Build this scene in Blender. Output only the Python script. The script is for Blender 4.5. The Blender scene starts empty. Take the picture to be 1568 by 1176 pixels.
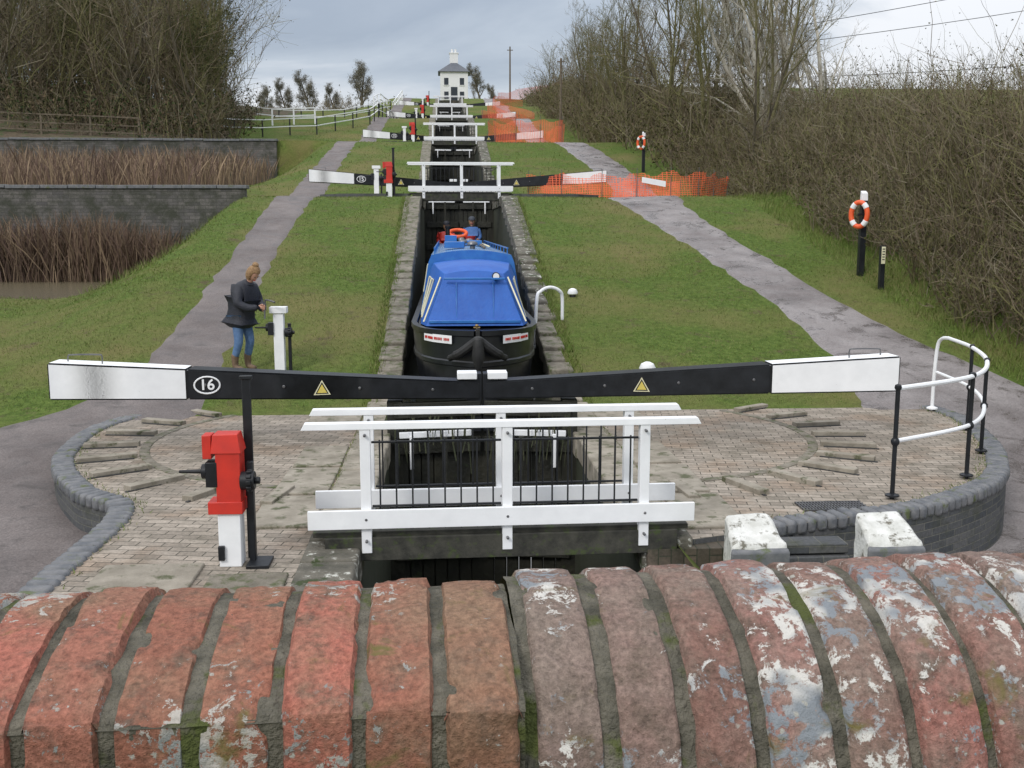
import bpy, bmesh, math, random
import numpy as np
from mathutils import Vector, Matrix, noise
random.seed(7); rng=np.random.default_rng(7)
S=bpy.context.scene
rad=math.radians
# ---------------------------------------------------------------- materials
def nt(name):
    m=bpy.data.materials.new(name); m.use_nodes=True
    t=m.node_tree; b=t.nodes['Principled BSDF']; return m,t,b
def ramp(t,fac,stops):
    r=t.nodes.new('ShaderNodeValToRGB'); e=r.color_ramp.elements
    e[0].position=stops[0][0]; e[0].color=(*stops[0][1],1)
    e[1].position=stops[-1][0]; e[1].color=(*stops[-1][1],1)
    for p,c in stops[1:-1]:
        k=e.new(p); k.color=(*c,1)
    t.links.new(fac,r.inputs[0]); return r.outputs[0]
def tc(t):
    n=t.nodes.new('ShaderNodeTexCoord'); return n.outputs['Object']
def nz(t,co,scale,detail=4,rough=.6,dist=0):
    n=t.nodes.new('ShaderNodeTexNoise'); n.inputs['Scale'].default_value=scale
    n.inputs['Detail'].default_value=detail; n.inputs['Roughness'].default_value=rough
    n.inputs['Distortion'].default_value=dist
    t.links.new(co,n.inputs['Vector']); return n.outputs['Fac']
def mixc(t,f,a,b,mode='MIX'):
    n=t.nodes.new('ShaderNodeMix'); n.data_type='RGBA'; n.blend_type=mode
    if isinstance(f,(int,float)): n.inputs[0].default_value=f
    else: t.links.new(f,n.inputs[0])
    for i,c in ((6,a),(7,b)):
        if isinstance(c,tuple): n.inputs[i].default_value=(*c,1)
        else: t.links.new(c,n.inputs[i])
    return n.outputs[2]
def bump(t,b,h,strength=.4,dist=.02,prev=None):
    n=t.nodes.new('ShaderNodeBump'); n.inputs['Strength'].default_value=strength
    n.inputs['Distance'].default_value=dist; t.links.new(h,n.inputs['Height'])
    if prev: t.links.new(prev,n.inputs['Normal'])
    t.links.new(n.outputs[0],b.inputs['Normal']); return n.outputs[0]
def g(t,f,lo,hi):
    return ramp(t,f,[(lo,(0,0,0)),(hi,(1,1,1))])
def mk(name,c1,c2,scale=6,rough=.7,bmp=.2,bd=.01,spots=None,sscale=12,slo=.6,shi=.66,metal=0,spec=.5,bscale=None,spots2=None,s2scale=6):
    m,t,b=nt(name); co=tc(t)
    f=nz(t,co,scale); col=ramp(t,f,[(.32,c1),(.68,c2)])
    if spots:
        f2=nz(t,co,sscale,5,.65); col=mixc(t,g(t,f2,slo,shi),col,spots)
    if spots2:
        f3=nz(t,co,s2scale,5,.7); col=mixc(t,g(t,f3,.56,.62),col,spots2)
    t.links.new(col,b.inputs['Base Color']); b.inputs['Roughness'].default_value=rough
    b.inputs['Metallic'].default_value=metal; b.inputs['Specular IOR Level'].default_value=spec
    if bmp: bump(t,b,nz(t,co,bscale or scale*5,3),bmp,bd)
    return m
M={}
M['white']=mk('white_paint',(.87,.88,.89),(.8,.81,.82),5,.6,.25,.004,(.36,.36,.3),16,.70,.76,spec=.3)
M['black']=mk('black_paint',(.008,.009,.011),(.018,.02,.024),5,.4,.3,.004,(.09,.09,.085),14,.72,.8,spec=.35)
M['red']=mk('red_paint',(.62,.035,.02),(.5,.03,.02),6,.4,.15,.003,(.3,.06,.04),11,.66,.74)
M['darkwood']=mk('wet_timber',(.008,.009,.006),(.028,.027,.017),3,.6,.6,.02,(.03,.04,.014),7,.6,.7)
M['metal']=mk('grey_metal',(.12,.12,.13),(.2,.2,.2),10,.4,.1,.002,metal=.7)
M['deck']=mk('deck_timber',(.02,.02,.016),(.06,.058,.045),9,.8,.5,.01,(.05,.07,.02),8,.55,.65)
M['stone']=mk('lock_stone',(.19,.168,.13),(.34,.305,.25),3.5,.85,.5,.015,(.085,.09,.045),5,.54,.64,bscale=25)
M['midstone']=mk('worn_stone',(.12,.107,.08),(.24,.215,.175),4.5,.88,.7,.025,(.07,.085,.03),6,.5,.62,bscale=18)
M['oldstone']=mk('mossy_stone',(.06,.058,.045),(.17,.155,.125),4,.9,.7,.03,(.5,.5,.45),8,.58,.64,bscale=18,spots2=(.04,.055,.018),s2scale=3)
M['whitestone']=mk('whitewashed_stone',(.72,.72,.69),(.5,.5,.46),7,.85,.8,.02,(.15,.14,.11),10,.56,.66,bscale=20)
M['rubber_and_shade']=mk('black_rubber_and_shade',(.01,.01,.01),(.025,.025,.025),10,.6,.3,.01)  # fender rubber; also the dark of the painted shadow strips beside the treads
M['blue']=mk('blue_canvas',(.01,.085,.38),(.014,.115,.46),4,.5,.35,.015)
M['bluep']=mk('blue_gloss',(.02,.12,.42),(.04,.19,.5),5,.28,.05,.002)
M['bluer']=mk('blue_roof_paint',(.08,.2,.42),(.13,.28,.5),5,.25,.08,.002,(.25,.34,.44),9,.6,.7)
M['cream']=mk('cream_paint',(.75,.72,.5),(.7,.66,.45),9,.4,.05,.002)
M['hull']=mk('hull_blacking',(.006,.007,.01),(.016,.018,.022),4,.33,.15,.004,(.07,.06,.05),16,.7,.78)
M['orange']=mk('lifebuoy_orange',(.85,.13,.03),(.75,.1,.03),9,.5,.05,.002)
M['slate']=mk('slate',(.07,.08,.1),(.12,.13,.15),8,.6,.3,.01)
M['render']=mk('white_render',(.8,.8,.8),(.72,.72,.71),1,.8,.1,.005)
M['glass']=mk('dark_glass',(.02,.025,.03),(.03,.04,.05),3,.1,0)
M['skin']=mk('skin',(.55,.31,.22),(.48,.26,.18),20,.55,.05,.002)
M['hair']=mk('hair',(.4,.25,.12),(.2,.11,.05),40,.6,.6,.02)
M['coat']=mk('navy_coat',(.012,.014,.022),(.022,.024,.036),12,.55,.6,.02)
M['jeans']=mk('denim',(.07,.14,.28),(.12,.21,.38),14,.85,.3,.01)
M['boot']=mk('brown_boot',(.12,.08,.05),(.2,.13,.08),14,.7,.3,.01)
M['bluejk']=mk('blue_jacket',(.05,.13,.36),(.08,.18,.42),12,.7,.4,.02)
M['cap']=mk('grey_cap',(.05,.06,.08),(.08,.09,.11),12,.7,.4,.02)
M['sign']=mk('sign_yellow',(.7,.55,.1),(.62,.5,.12),9,.5,0)
M['brass']=mk('dull_brass',(.3,.21,.08),(.22,.16,.07),9,.4,.1,.002,metal=.6)
M['greensl']=mk('weed',(.02,.03,.01),(.05,.05,.022),9,.8,.5,.02)
M['woodf']=mk('fence_wood',(.11,.085,.06),(.17,.14,.1),8,.85,.3,.01)
def plain(name,c1,c2,scale=1.2,rough=.85):
    m,t,b=nt(name); co=tc(t); f=nz(t,co,scale,2)
    t.links.new(ramp(t,f,[(.35,c1),(.65,c2)]),b.inputs['Base Color']); b.inputs['Roughness'].default_value=rough
    b.inputs['Specular IOR Level'].default_value=.2
    return m
M['bark']=plain('bark',(.085,.072,.052),(.15,.13,.095))
M['barkgreen']=plain('algae_bark',(.1,.1,.042),(.18,.165,.08))
M['barkpale']=plain('pale_bark',(.5,.48,.42),(.38,.35,.29))
M['twig1']=plain('twig_brown',(.12,.092,.062),(.19,.152,.102),.5)
M['twig2']=plain('twig_olive',(.13,.122,.052),(.19,.178,.082),.4)
M['twig3']=plain('twig_pale',(.24,.21,.15),(.17,.145,.1),.6)
M['leafdark']=plain('ivy_leaf',(.022,.04,.012),(.05,.075,.022),.6)
M['leafolive']=plain('leaf_olive',(.1,.1,.032),(.065,.07,.024),.5)
M['leafbrown']=plain('dead_leaf',(.14,.1,.06),(.09,.07,.045),.7)
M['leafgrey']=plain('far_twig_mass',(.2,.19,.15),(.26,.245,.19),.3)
M['reed1']=plain('reed_tan',(.3,.22,.14),(.2,.145,.1),.5)
M['reed2']=plain('reed_brown',(.17,.115,.085),(.12,.08,.065),.4)
M['blade1']=plain('grass_blade',(.095,.145,.026),(.15,.2,.044),.8,.6)
M['blade2']=plain('grass_blade_dry',(.21,.2,.085),(.135,.155,.048),.9,.7)
M['litter']=mk('leaf_litter',(.07,.05,.032),(.13,.1,.06),5,.95,.8,.05,(.05,.07,.02),1.5,.5,.6)
def grassmat():
    m,t,b=nt('grass_ground'); co=tc(t)
    f1=nz(t,co,.35,4,.6); f2=nz(t,co,9,4,.7); f3=nz(t,co,60,2,.7)
    a=ramp(t,f2,[(.3,(.05,.083,.015)),(.5,(.092,.14,.026)),(.7,(.138,.19,.045))])
    c=mixc(t,g(t,f1,.45,.66),a,(.165,.155,.056))
    f4=nz(t,co,1.7,4,.7)
    c=mixc(t,g(t,f4,.58,.72),c,(.11,.09,.048))
    c=mixc(t,.6,c,ramp(t,f3,[(.3,(.4,.4,.4)),(.7,(1.4,1.4,1.4))]),'MULTIPLY')
    t.links.new(c,b.inputs['Base Color']); b.inputs['Roughness'].default_value=.9
    b.inputs['Specular IOR Level'].default_value=.15
    p=bump(t,b,f2,.5,.08); bump(t,b,f3,.7,.03,p); return m
M['grass']=grassmat()
def pathmat(name,c1,c2,wet):
    m,t,b=nt(name); co=tc(t)
    f1=nz(t,co,.8,4,.6); f2=nz(t,co,45,3,.7); f3=nz(t,co,1.9,5,.7,.5)
    a=ramp(t,f1,[(.35,c1),(.65,c2)])
    a=mixc(t,.8,a,ramp(t,f2,[(.3,(.45,.45,.45)),(.7,(1.35,1.35,1.35))]),'MULTIPLY')
    a=mixc(t,g(t,f3,.52,.7),a,(c1[0]*.5,c1[1]*.48,c1[2]*.45))
    t.links.new(a,b.inputs['Base Color'])
    r=ramp(t,f3,[(.4,(.8,)*3),(.6,(wet,)*3)]); t.links.new(r,b.inputs['Roughness'])
    bump(t,b,f2,.7,.012); return m
M['path']=pathmat('tarmac_pink',(.115,.096,.09),(.185,.158,.148),.5)
M['pathw']=pathmat('tarmac_wet',(.15,.13,.126),(.28,.255,.25),.2)
def brickmat(name,c1,c2,mort,w=.225,h=.112,ms=.006,dirt=(.12,.115,.09),rot=None,dl=.5,dh=.72,warm=None):
    m,t,b=nt(name); co=tc(t)
    mp=t.nodes.new('ShaderNodeMapping'); t.links.new(co,mp.inputs[0])
    if rot: mp.inputs['Rotation'].default_value=rot
    n=t.nodes.new('ShaderNodeTexBrick'); n.inputs['Scale'].default_value=1
    n.inputs['Brick Width'].default_value=w; n.inputs['Row Height'].default_value=h
    n.inputs['Mortar Size'].default_value=ms; n.inputs['Mortar Smooth'].default_value=.4
    n.inputs['Color1'].default_value=(*c1,1); n.inputs['Color2'].default_value=(*c2,1); n.inputs['Mortar'].default_value=(*mort,1)
    t.links.new(mp.outputs[0],n.inputs['Vector'])
    f=nz(t,co,2.2,5,.7); f2=nz(t,co,30,3,.7)
    c=mixc(t,g(t,f,dl,dh),n.outputs['Color'],dirt)
    if warm: c=mixc(t,g(t,nz(t,co,.9,3,.6),.5,.62),c,warm,'MULTIPLY')
    c=mixc(t,.6,c,ramp(t,f2,[(.3,(.55,.55,.55)),(.7,(1.4,1.4,1.4))]),'MULTIPLY')
    t.links.new(c,b.inputs['Base Color']); b.inputs['Roughness'].default_value=.8
    inv=t.nodes.new('ShaderNodeMath'); inv.operation='SUBTRACT'; inv.inputs[0].default_value=1
    t.links.new(n.outputs['Fac'],inv.inputs[1])
    p=bump(t,b,inv.outputs[0],.7,.008); bump(t,b,f2,.4,.006,p); return m
M['pave']=brickmat('paving_brick',(.235,.2,.162),(.37,.318,.262),(.065,.062,.042),dirt=(.12,.105,.075),rot=(0,0,.15),dl=.48,dh=.76,warm=(.92,.83,.76))
M['wallb']=brickmat('lock_wall_brick',(.07,.058,.042),(.13,.1,.075),(.04,.045,.028),dirt=(.03,.036,.018),rot=(rad(90),0,rad(90)),dl=.42,dh=.6)
M['blueb']=brickmat('blue_brick_wall',(.05,.055,.062),(.1,.1,.1),(.13,.13,.11),h=.075,dirt=(.05,.055,.035),rot=(rad(90),0,0))
M['pondw']=brickmat('pond_wall_brick',(.085,.08,.078),(.15,.138,.128),(.055,.055,.045),w=.34,h=.11,dirt=(.045,.048,.033),rot=(rad(90),0,0),dl=.42,dh=.62)
M['kerb']=mk('blue_brick_kerb',(.09,.098,.11),(.18,.18,.185),9,.55,.4,.008,(.09,.11,.045),6,.56,.66)
def water(name,c,r=.06,bm_=.12):
    m,t,b=nt(name); co=tc(t); b.inputs['Base Color'].default_value=(*c,1); b.inputs['Roughness'].default_value=r
    bump(t,b,nz(t,co,3,3),bm_,.02); return m
M['water']=water('canal_water',(.012,.013,.008))
M['pwater']=water('pond_water',(.13,.11,.07),.22,.5)
def fgbrick(name,cols,lich,lo,hi,dirty,dust):
    m,t,b=nt(name); co=tc(t)
    gi=t.nodes.new('ShaderNodeNewGeometry')
    base=ramp(t,gi.outputs['Random Per Island'],cols)
    f=nz(t,co,22,6,.72,.2); base=mixc(t,g(t,f,*dirty),base,(.12,.085,.065))
    fd=nz(t,co,7,5,.65); base=mixc(t,ramp(t,fd,[(.4,(0,0,0)),(.66,(.75,.75,.75))]),base,dust)
    f2=nz(t,co,130,3,.75); base=mixc(t,.85,base,ramp(t,f2,[(.3,(.5,.5,.5)),(.72,(1.4,1.4,1.4))]),'MULTIPLY')
    f5=nz(t,co,4.5,2,.6); f3=nz(t,co,44,6,.75,.3)
    mm=t.nodes.new('ShaderNodeMath'); mm.operation='MULTIPLY_ADD'; t.links.new(f5,mm.inputs[0]); mm.inputs[1].default_value=.75; t.links.new(f3,mm.inputs[2])
    ms=g(t,mm.outputs[0],lo,hi)
    lc=ramp(t,nz(t,co,13,2),[(.44,lich[0]),(.56,lich[1])])
    base=mixc(t,ms,base,lc)
    f6=nz(t,co,9,4,.7,1); base=mixc(t,g(t,f6,.6,.72),base,(.15,.125,.045))
    v=t.nodes.new('ShaderNodeTexVoronoi'); v.inputs['Scale'].default_value=46; t.links.new(co,v.inputs['Vector'])
    d=mixc(t,.6,v.outputs['Distance'],f2,'ADD')
    sp_=ramp(t,d,[(.36,(1,1,1)),(.44,(0,0,0))])
    mu=mixc(t,1.0,sp_,g(t,f5,.44,.52),'MULTIPLY'); base=mixc(t,mu,base,(.36,.35,.31))
    t.links.new(base,b.inputs['Base Color']); b.inputs['Roughness'].default_value=.88
    b.inputs['Specular IOR Level'].default_value=.25
    p=bump(t,b,f2,.9,.004); bump(t,b,f3,.6,.007,p); return m
M['fgL']=fgbrick('red_coping_brick',[(0,(.24,.11,.073)),(.3,(.34,.125,.085)),(.55,(.24,.135,.085)),(.8,(.42,.135,.1)),(1,(.3,.13,.09))],((.42,.39,.35),(.24,.25,.24)),.985,1.03,(.5,.7),(.24,.16,.105))
M['fgR']=fgbrick('weathered_coping_brick',[(0,(.22,.125,.1)),(.3,(.31,.135,.11)),(.6,(.22,.165,.14)),(1,(.35,.15,.125))],((.58,.56,.52),(.22,.24,.26)),.93,.975,(.46,.66),(.24,.195,.16))
M['mortar']=mk('mortar',(.05,.048,.034),(.17,.155,.12),26,.95,.9,.012,(.07,.085,.02),9,.54,.62)
def netmat():
    m,t,b=nt('orange_mesh'); co=t.nodes.new('ShaderNodeTexCoord').outputs['UV']
    n=t.nodes.new('ShaderNodeTexBrick'); n.inputs['Scale'].default_value=1; n.offset=0
    n.inputs['Brick Width'].default_value=.09; n.inputs['Row Height'].default_value=.06
    n.inputs['Mortar Size'].default_value=.0085; n.inputs['Mortar Smooth'].default_value=0
    t.links.new(co,n.inputs['Vector'])
    t.links.new(n.outputs['Fac'],b.inputs['Alpha'])
    b.inputs['Base Color'].default_value=(.9,.17,.07,1); b.inputs['Roughness'].default_value=.5
    return m
M['net']=netmat()
# ---------------------------------------------------------------- mesh helpers
def link(o,parent=None):
    S.collection.objects.link(o)
    if parent: o.parent=parent
    return o
def empty(name,loc=(0,0,0),rz=0):
    o=bpy.data.objects.new(name,None); o.location=loc; o.rotation_euler=(0,0,rz); o.empty_display_size=.2
    return link(o)
class MB:
    def __init__(s): s.v=[];s.f=[];s.m=[]
    def add(s,vs,fs,m=0):
        o=len(s.v); s.v+= [tuple(v) for v in vs]
        for f in fs: s.f.append([i+o for i in f]); s.m.append(m)
    def hexa(s,p,m=0):
        s.add(p,[(3,2,1,0),(4,5,6,7),(0,1,5,4),(1,2,6,5),(2,3,7,6),(3,0,4,7)],m)
    def box(s,c,d,m=0,rz=0,R=None):
        hx,hy,hz=d[0]/2,d[1]/2,d[2]/2
        p=[Vector(q) for q in ((-hx,-hy,-hz),(hx,-hy,-hz),(hx,hy,-hz),(-hx,hy,-hz),(-hx,-hy,hz),(hx,-hy,hz),(hx,hy,hz),(-hx,hy,hz))]
        Rm=R if R else Matrix.Rotation(rz,3,'Z')
        s.hexa([Rm@q+Vector(c) for q in p],m)
    def tube(s,pts,r,m=0,n=8,cap=True,closed=False):
        pts=[Vector(p) for p in pts]; N=len(pts); rs=r if isinstance(r,(list,tuple)) else [r]*N
        vs=[];u=None
        for i,p in enumerate(pts):
            if closed: d=pts[(i+1)%N]-pts[i-1]
            else: d=(pts[min(i+1,N-1)]-pts[max(i-1,0)])
            d.normalize()
            if u is None: u=d.orthogonal().normalized()
            else: u=(u-d*u.dot(d)).normalized()
            w=d.cross(u)
            for k in range(n):
                a=2*math.pi*k/n; vs.append(p+(u*math.cos(a)+w*math.sin(a))*rs[min(i,len(rs)-1)])
        fs=[]
        for i in range(N if closed else N-1):
            j=(i+1)%N
            for k in range(n):
                k2=(k+1)%n; fs.append((i*n+k,i*n+k2,j*n+k2,j*n+k))
        if cap and not closed: fs+= [tuple(range(n-1,-1,-1)),tuple(range((N-1)*n,N*n))]
        s.add(vs,fs,m)
    def prism(s,poly,z0,z1,mt=0,ms=0):
        n=len(poly); vs=[(x,y,z0) for x,y in poly]+[(x,y,z1) for x,y in poly]
        s.add(vs,[tuple(range(n,2*n))],mt)
        s.add(vs,[(i,(i+1)%n,n+(i+1)%n,n+i) for i in range(n)],ms)
    def lathe(s,c,prof,m=0,n=18):
        vs=[];fs=[]
        for r,z in prof:
            for k in range(n):
                a=2*math.pi*k/n; vs.append((c[0]+r*math.cos(a),c[1]+r*math.sin(a),c[2]+z))
        for i in range(len(prof)-1):
            for k in range(n):
                k2=(k+1)%n; fs.append((i*n+k,i*n+k2,(i+1)*n+k2,(i+1)*n+k))
        fs.append(tuple(range((len(prof)-1)*n,len(prof)*n))); fs.append(tuple(range(n-1,-1,-1)))
        s.add(vs,fs,m)
    def obj(s,name,mats,parent=None,smooth=True,bevel=0,ang=35,loc=None):
        me=bpy.data.meshes.new(name); me.from_pydata(s.v,[],s.f)
        for m in mats: me.materials.append(M[m] if isinstance(m,str) else m)
        me.polygons.foreach_set('material_index',s.m)
        me.update()
        if smooth: me.shade_smooth(); me.set_sharp_from_angle(angle=rad(ang))
        o=bpy.data.objects.new(name,me); link(o,parent)
        if loc: o.location=loc
        if bevel:
            b=o.modifiers.new('b','BEVEL'); b.width=bevel; b.segments=2; b.limit_method='ANGLE'; b.angle_limit=rad(40)
        return o
def np_obj(name,V,F,mats,mi=None,smooth=False,parent=None,data_only=False):
    me=bpy.data.meshes.new(name); V=np.asarray(V,dtype=np.float32); F=np.asarray(F,dtype=np.int32); k=F.shape[1]
    me.vertices.add(len(V)); me.vertices.foreach_set('co',V.ravel())
    me.loops.add(F.size); me.loops.foreach_set('vertex_index',F.ravel())
    me.polygons.add(len(F)); me.polygons.foreach_set('loop_start',np.arange(len(F),dtype=np.int32)*k)
    for m in mats: me.materials.append(M[m])
    if mi is not None: me.polygons.foreach_set('material_index',np.asarray(mi,dtype=np.int32))
    me.update(calc_edges=True); me.validate()
    if smooth: me.shade_smooth()
    if data_only: return me
    o=bpy.data.objects.new(name,me); return link(o,parent)
def cr(pts,n=6,closed=False):
    P=[Vector(p) for p in pts]; out=[]; N=len(P)
    for i in range(N if closed else N-1):
        if closed: a,b,c,d=P[i-1],P[i],P[(i+1)%N],P[(i+2)%N]
        else: a,b,c,d=P[max(i-1,0)],P[i],P[i+1],P[min(i+2,N-1)]
        for j in range(n):
            t=j/n; out.append(.5*((2*b)+(c-a)*t+(2*a-5*b+4*c-d)*t*t+(3*b-a-3*c+d)*t**3))
    if not closed: out.append(P[-1])
    return out
# ---------------------------------------------------------------- terrain
LK=24.1
Z=[0,3.62,7.2,10.9,14.6,18.2]
kx=[-1000]; kz=[0]
for k in range(5):
    kx+=[15.0+LK*k,31.0+LK*k]; kz+=[Z[k],Z[k+1]]
kx+=[137,158,3000]; kz+=[18.2,20.3,20.3]
def prof(y):
    y=np.asarray(y,dtype=float)
    return (np.interp(y-.35,kx,kz)+np.interp(y,kx,kz)+np.interp(y+.35,kx,kz))/3
def ss(a,b,x):
    t=np.clip((np.asarray(x,dtype=float)-a)/(b-a),0,1); return t*t*(3-2*t)
def H(x,y):
    x=np.asarray(x,dtype=float); y=np.asarray(y,dtype=float)
    low=np.where(x>0,.72,.4)
    b=prof(y)-low*(1-ss(10.5,15.4,y))*ss(1.6,2.2,np.abs(x))
    hl=np.interp(y,[-1000,10,15,17,24.2,25.1,25.8,33.95,34.15,40,54.9,55.15,62],[-.4,-.4,0,.25,1.10,.9,.7,.7,3.6,4.1,4.9,7.1,7.6])
    hl=np.where(y>55.1,np.maximum(hl,prof(y)),hl)
    a=ss(-6.2,-9.6,x)
    b=b*(1-a)+hl*a
    b=b+np.clip((-x-13)*.13,0,5.5)*ss(55,62,y)*(1-ss(85,115,y))
    b=b-1.7*ss(92,122,y)*ss(-6.5,-11,x)*(1-ss(200,400,y))
    b=b+np.clip((x-9.5)*.22,0,1.6)*ss(8,16,y)
    n=.04*np.sin(x*1.1+y*.7)*np.sin(y*.83-x*.4)*ss(2.0,3.0,np.abs(x))*ss(16,19,y)
    return b+n
def h1(x,y): return float(H(x,y))
xs=np.unique(np.round(np.concatenate([np.linspace(-900,-60,15),np.arange(-60,-30,2),np.arange(-30,-1.7,.5),[-1.5,1.5],np.arange(2,20.1,.5),np.arange(22,60,3),np.linspace(60,900,15)]),3))
ys=np.unique(np.round(np.concatenate([[-300,-100,-30,-10,0,5],np.arange(6,60,.5),[33.95,34.15,54.9,55.15],np.arange(60,170,1.5),np.linspace(170,1500,14)]),3))
XX,YY=np.meshgrid(xs,ys); ZZ=H(XX,YY)
V=np.stack([XX.ravel(),YY.ravel(),ZZ.ravel()],1); nx=len(xs)
F=[]
for j in range(len(ys)-1):
    for i in range(nx-1):
        if xs[i]>-1.6 and xs[i+1]<1.6 and ys[j]>=5 and ys[j+1]<=136: continue
        a=j*nx+i; F.append((a,a+1,a+nx+1,a+nx))
np_obj('ground',V,F,['grass'],smooth=True)
def sheet(name,rows,mat,off=.03,n=10,jit=.06):
    R=np.array(rows); yy=np.arange(R[0,0],R[-1,0],.4); L=np.interp(yy,R[:,0],R[:,1]); Rr=np.interp(yy,R[:,0],R[:,2])
    ker=np.ones(5)/5
    L=np.convolve(np.pad(L,2,'edge'),ker,'valid'); Rr=np.convolve(np.pad(Rr,2,'edge'),ker,'valid')
    L=L+rng.normal(0,jit,len(yy))*.7; Rr=Rr+rng.normal(0,jit,len(yy))*.7
    V=[];F=[]
    for j,y in enumerate(yy):
        for i in range(n+1):
            t=i/n; x=L[j]*(1-t)+Rr[j]*t; e=.0 if 0<i<n else -.05
            V.append((x,y,h1(x,y)+off+e))
    for j in range(len(yy)-1):
        for i in range(n):
            a=j*(n+1)+i; F.append((a,a+1,a+n+2,a+n+1))
    np_obj(name,V,F,[mat],smooth=True); return (yy,L,Rr)
PL=sheet('towpath',[(-6,-9,-3.0),(9,-8.2,-3.0),(12.5,-7.6,-3.5),(14.5,-6.7,-4.0),(16,-5.55,-4.1),(20,-5.4,-4.25),(25,-5.45,-4.4),(31,-5.5,-4.3),(38,-6.6,-5.0),(46,-6.4,-5.2),(55,-6.1,-5.0),(70,-6,-4.8),(90,-5.6,-4.5),(134,-5.5,-4.4)],'path')
PR=sheet('footpath',[(-6,2.9,11),(9,3.0,11),(12,4.8,10),(14,5.5,9.3),(16,5.95,8.9),(18,6.1,8.1),(20,6.02,7.6),(25,5.4,6.9),(29,4.8,6.5),(31,4.3,6.6),(36,5.2,7.6),(42,6.3,8.0),(48,6.0,7.7),(56,5.1,6.9),(70,4.6,6.0),(90,4.4,5.8),(134,4,5.4)],'pathw')
def soil(name,x0,x1,y0,y1,step=1.0):
    X=np.arange(x0,x1+.01,step); Y=np.arange(y0,y1+.01,step); V=[];F=[]
    for j,y in enumerate(Y):
        for i,x in enumerate(X):
            xx=x+(rng.normal(0,.18) if i in (0,len(X)-1) else 0); V.append((xx,y,h1(xx,y)+.05-(.1 if i in(0,len(X)-1) else 0)))
    for j in range(len(Y)-1):
        for i in range(len(X)-1):
            a=j*len(X)+i; F.append((a,a+1,a+len(X)+1,a+len(X)))
    np_obj(name,V,F,['litter'],smooth=True)
soil('leaf_litter_ground',9.8,36,11,130,.6)
soil('woodland_floor',-75,-12.6,56.4,125,1.5)
def flat(name,x0,x1,y0,y1,z,mat):
    b=MB(); b.add([(x0,y0,z),(x1,y0,z),(x1,y1,z),(x0,y1,z)],[(0,1,2,3)]); return b.obj(name,[mat],smooth=False)
flat('canal_water',-1.6,1.6,-8,13.3,-2.4,'water')
for k in range(5): flat('canal_water',-1.3,1.3,13.45+LK*k,37.5+LK*k,Z[k]+.15,'water')
flat('pond_water',-60,-7.5,24.5,33.9,1.04,'pwater')
flat('pond_water',-60,-8.0,34.3,54.8,3.9,'pwater')
def pondwall(xr,y,z0,z1,cap):
    b=MB(); b.box(((xr-60)/2,y,(z0+z1)/2),(60+xr,.38,z1-z0),0)
    x=-60
    while x<xr:
        w=random.uniform(.8,1.1); b.box((min(x+w/2,xr-w/2+.1),y,z1+.05+random.uniform(-.012,.012)),(w-.015,.5,.11),1); x+=w
    b.obj('retaining_wall',['pondw',cap],bevel=.012)
pondwall(-6.9,34.05,.3,3.95,'kerb'); pondwall(-9.2,55.05,3.5,7.15,'kerb')
# ---------------------------------------------------------------- lock chamber walls
for sgn in (-1,1):
    b=MB(); y0=5.0 if sgn<0 else 8.45
    a=y0
    while a<136:
        ln=random.uniform(.45,.95); c=a+ln-.014; inlock=(a%24.1)>15.2 and a>15
        wd=(random.uniform(.36,.42) if sgn<0 else random.uniform(.32,.45)) if inlock else .46
        zt0=float(prof(a))+.035+random.uniform(-.012,.012); zt1=float(prof(c))+.035+random.uniform(-.012,.012)
        if inlock: zm=(zt0+zt1)/2; kf=.8 if sgn<0 else .6; zt0=zm-kf*(zm-zt0); zt1=zm+kf*(zt1-zm)
        zb=min(zt0,zt1)-.3
        xi=1.2+random.uniform(-.015,.015); xo=1.2+wd
        p=[(xi,a,zb),(xo,a,zb),(xo,c,zb),(xi,c,zb),(xi,a,zt0),(xo,a,zt0),(xo,c,zt1),(xi,c,zt1)]
        if sgn<0: p=[(-q[0],q[1],q[2]) for q in p]; p=[p[1],p[0],p[3],p[2],p[5],p[4],p[7],p[6]]
        m=0 if (a<15.5 and a>9) else (2 if a<9 else (1 if sgn>0 else 3))
        if 15.5<a<20: m=3
        b.hexa(p,m); a+=ln
    o=b.obj('lock_coping',['stone','oldstone','oldstone','midstone'],bevel=.025)
    yy=list(np.arange(y0,136,.55))
    b=MB(); X=1.235*sgn; n=len(yy); vs=[]
    for y in yy: 
        z=float(prof(y))-.2; vs+=[(X,y,z-5),(X,y,z)]
    b.add(vs,[(2*i,2*i+1,2*i+3,2*i+2) for i in range(n-1)],0)
    if sgn<0: b.add([(-1.235,5,-5),(-6,5,-5),(-6,5,-.2),(-1.235,5,-.2)],[(0,1,2,3)],0)
    b.obj('lock_chamber_wall',['wallb'],smooth=False)
b=MB(); b.add([(-1.3,136,14),(1.3,136,14),(1.3,136,19),(-1.3,136,19)],[(0,1,2,3)]); b.obj('lock_head_wall',['wallb'])
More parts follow.
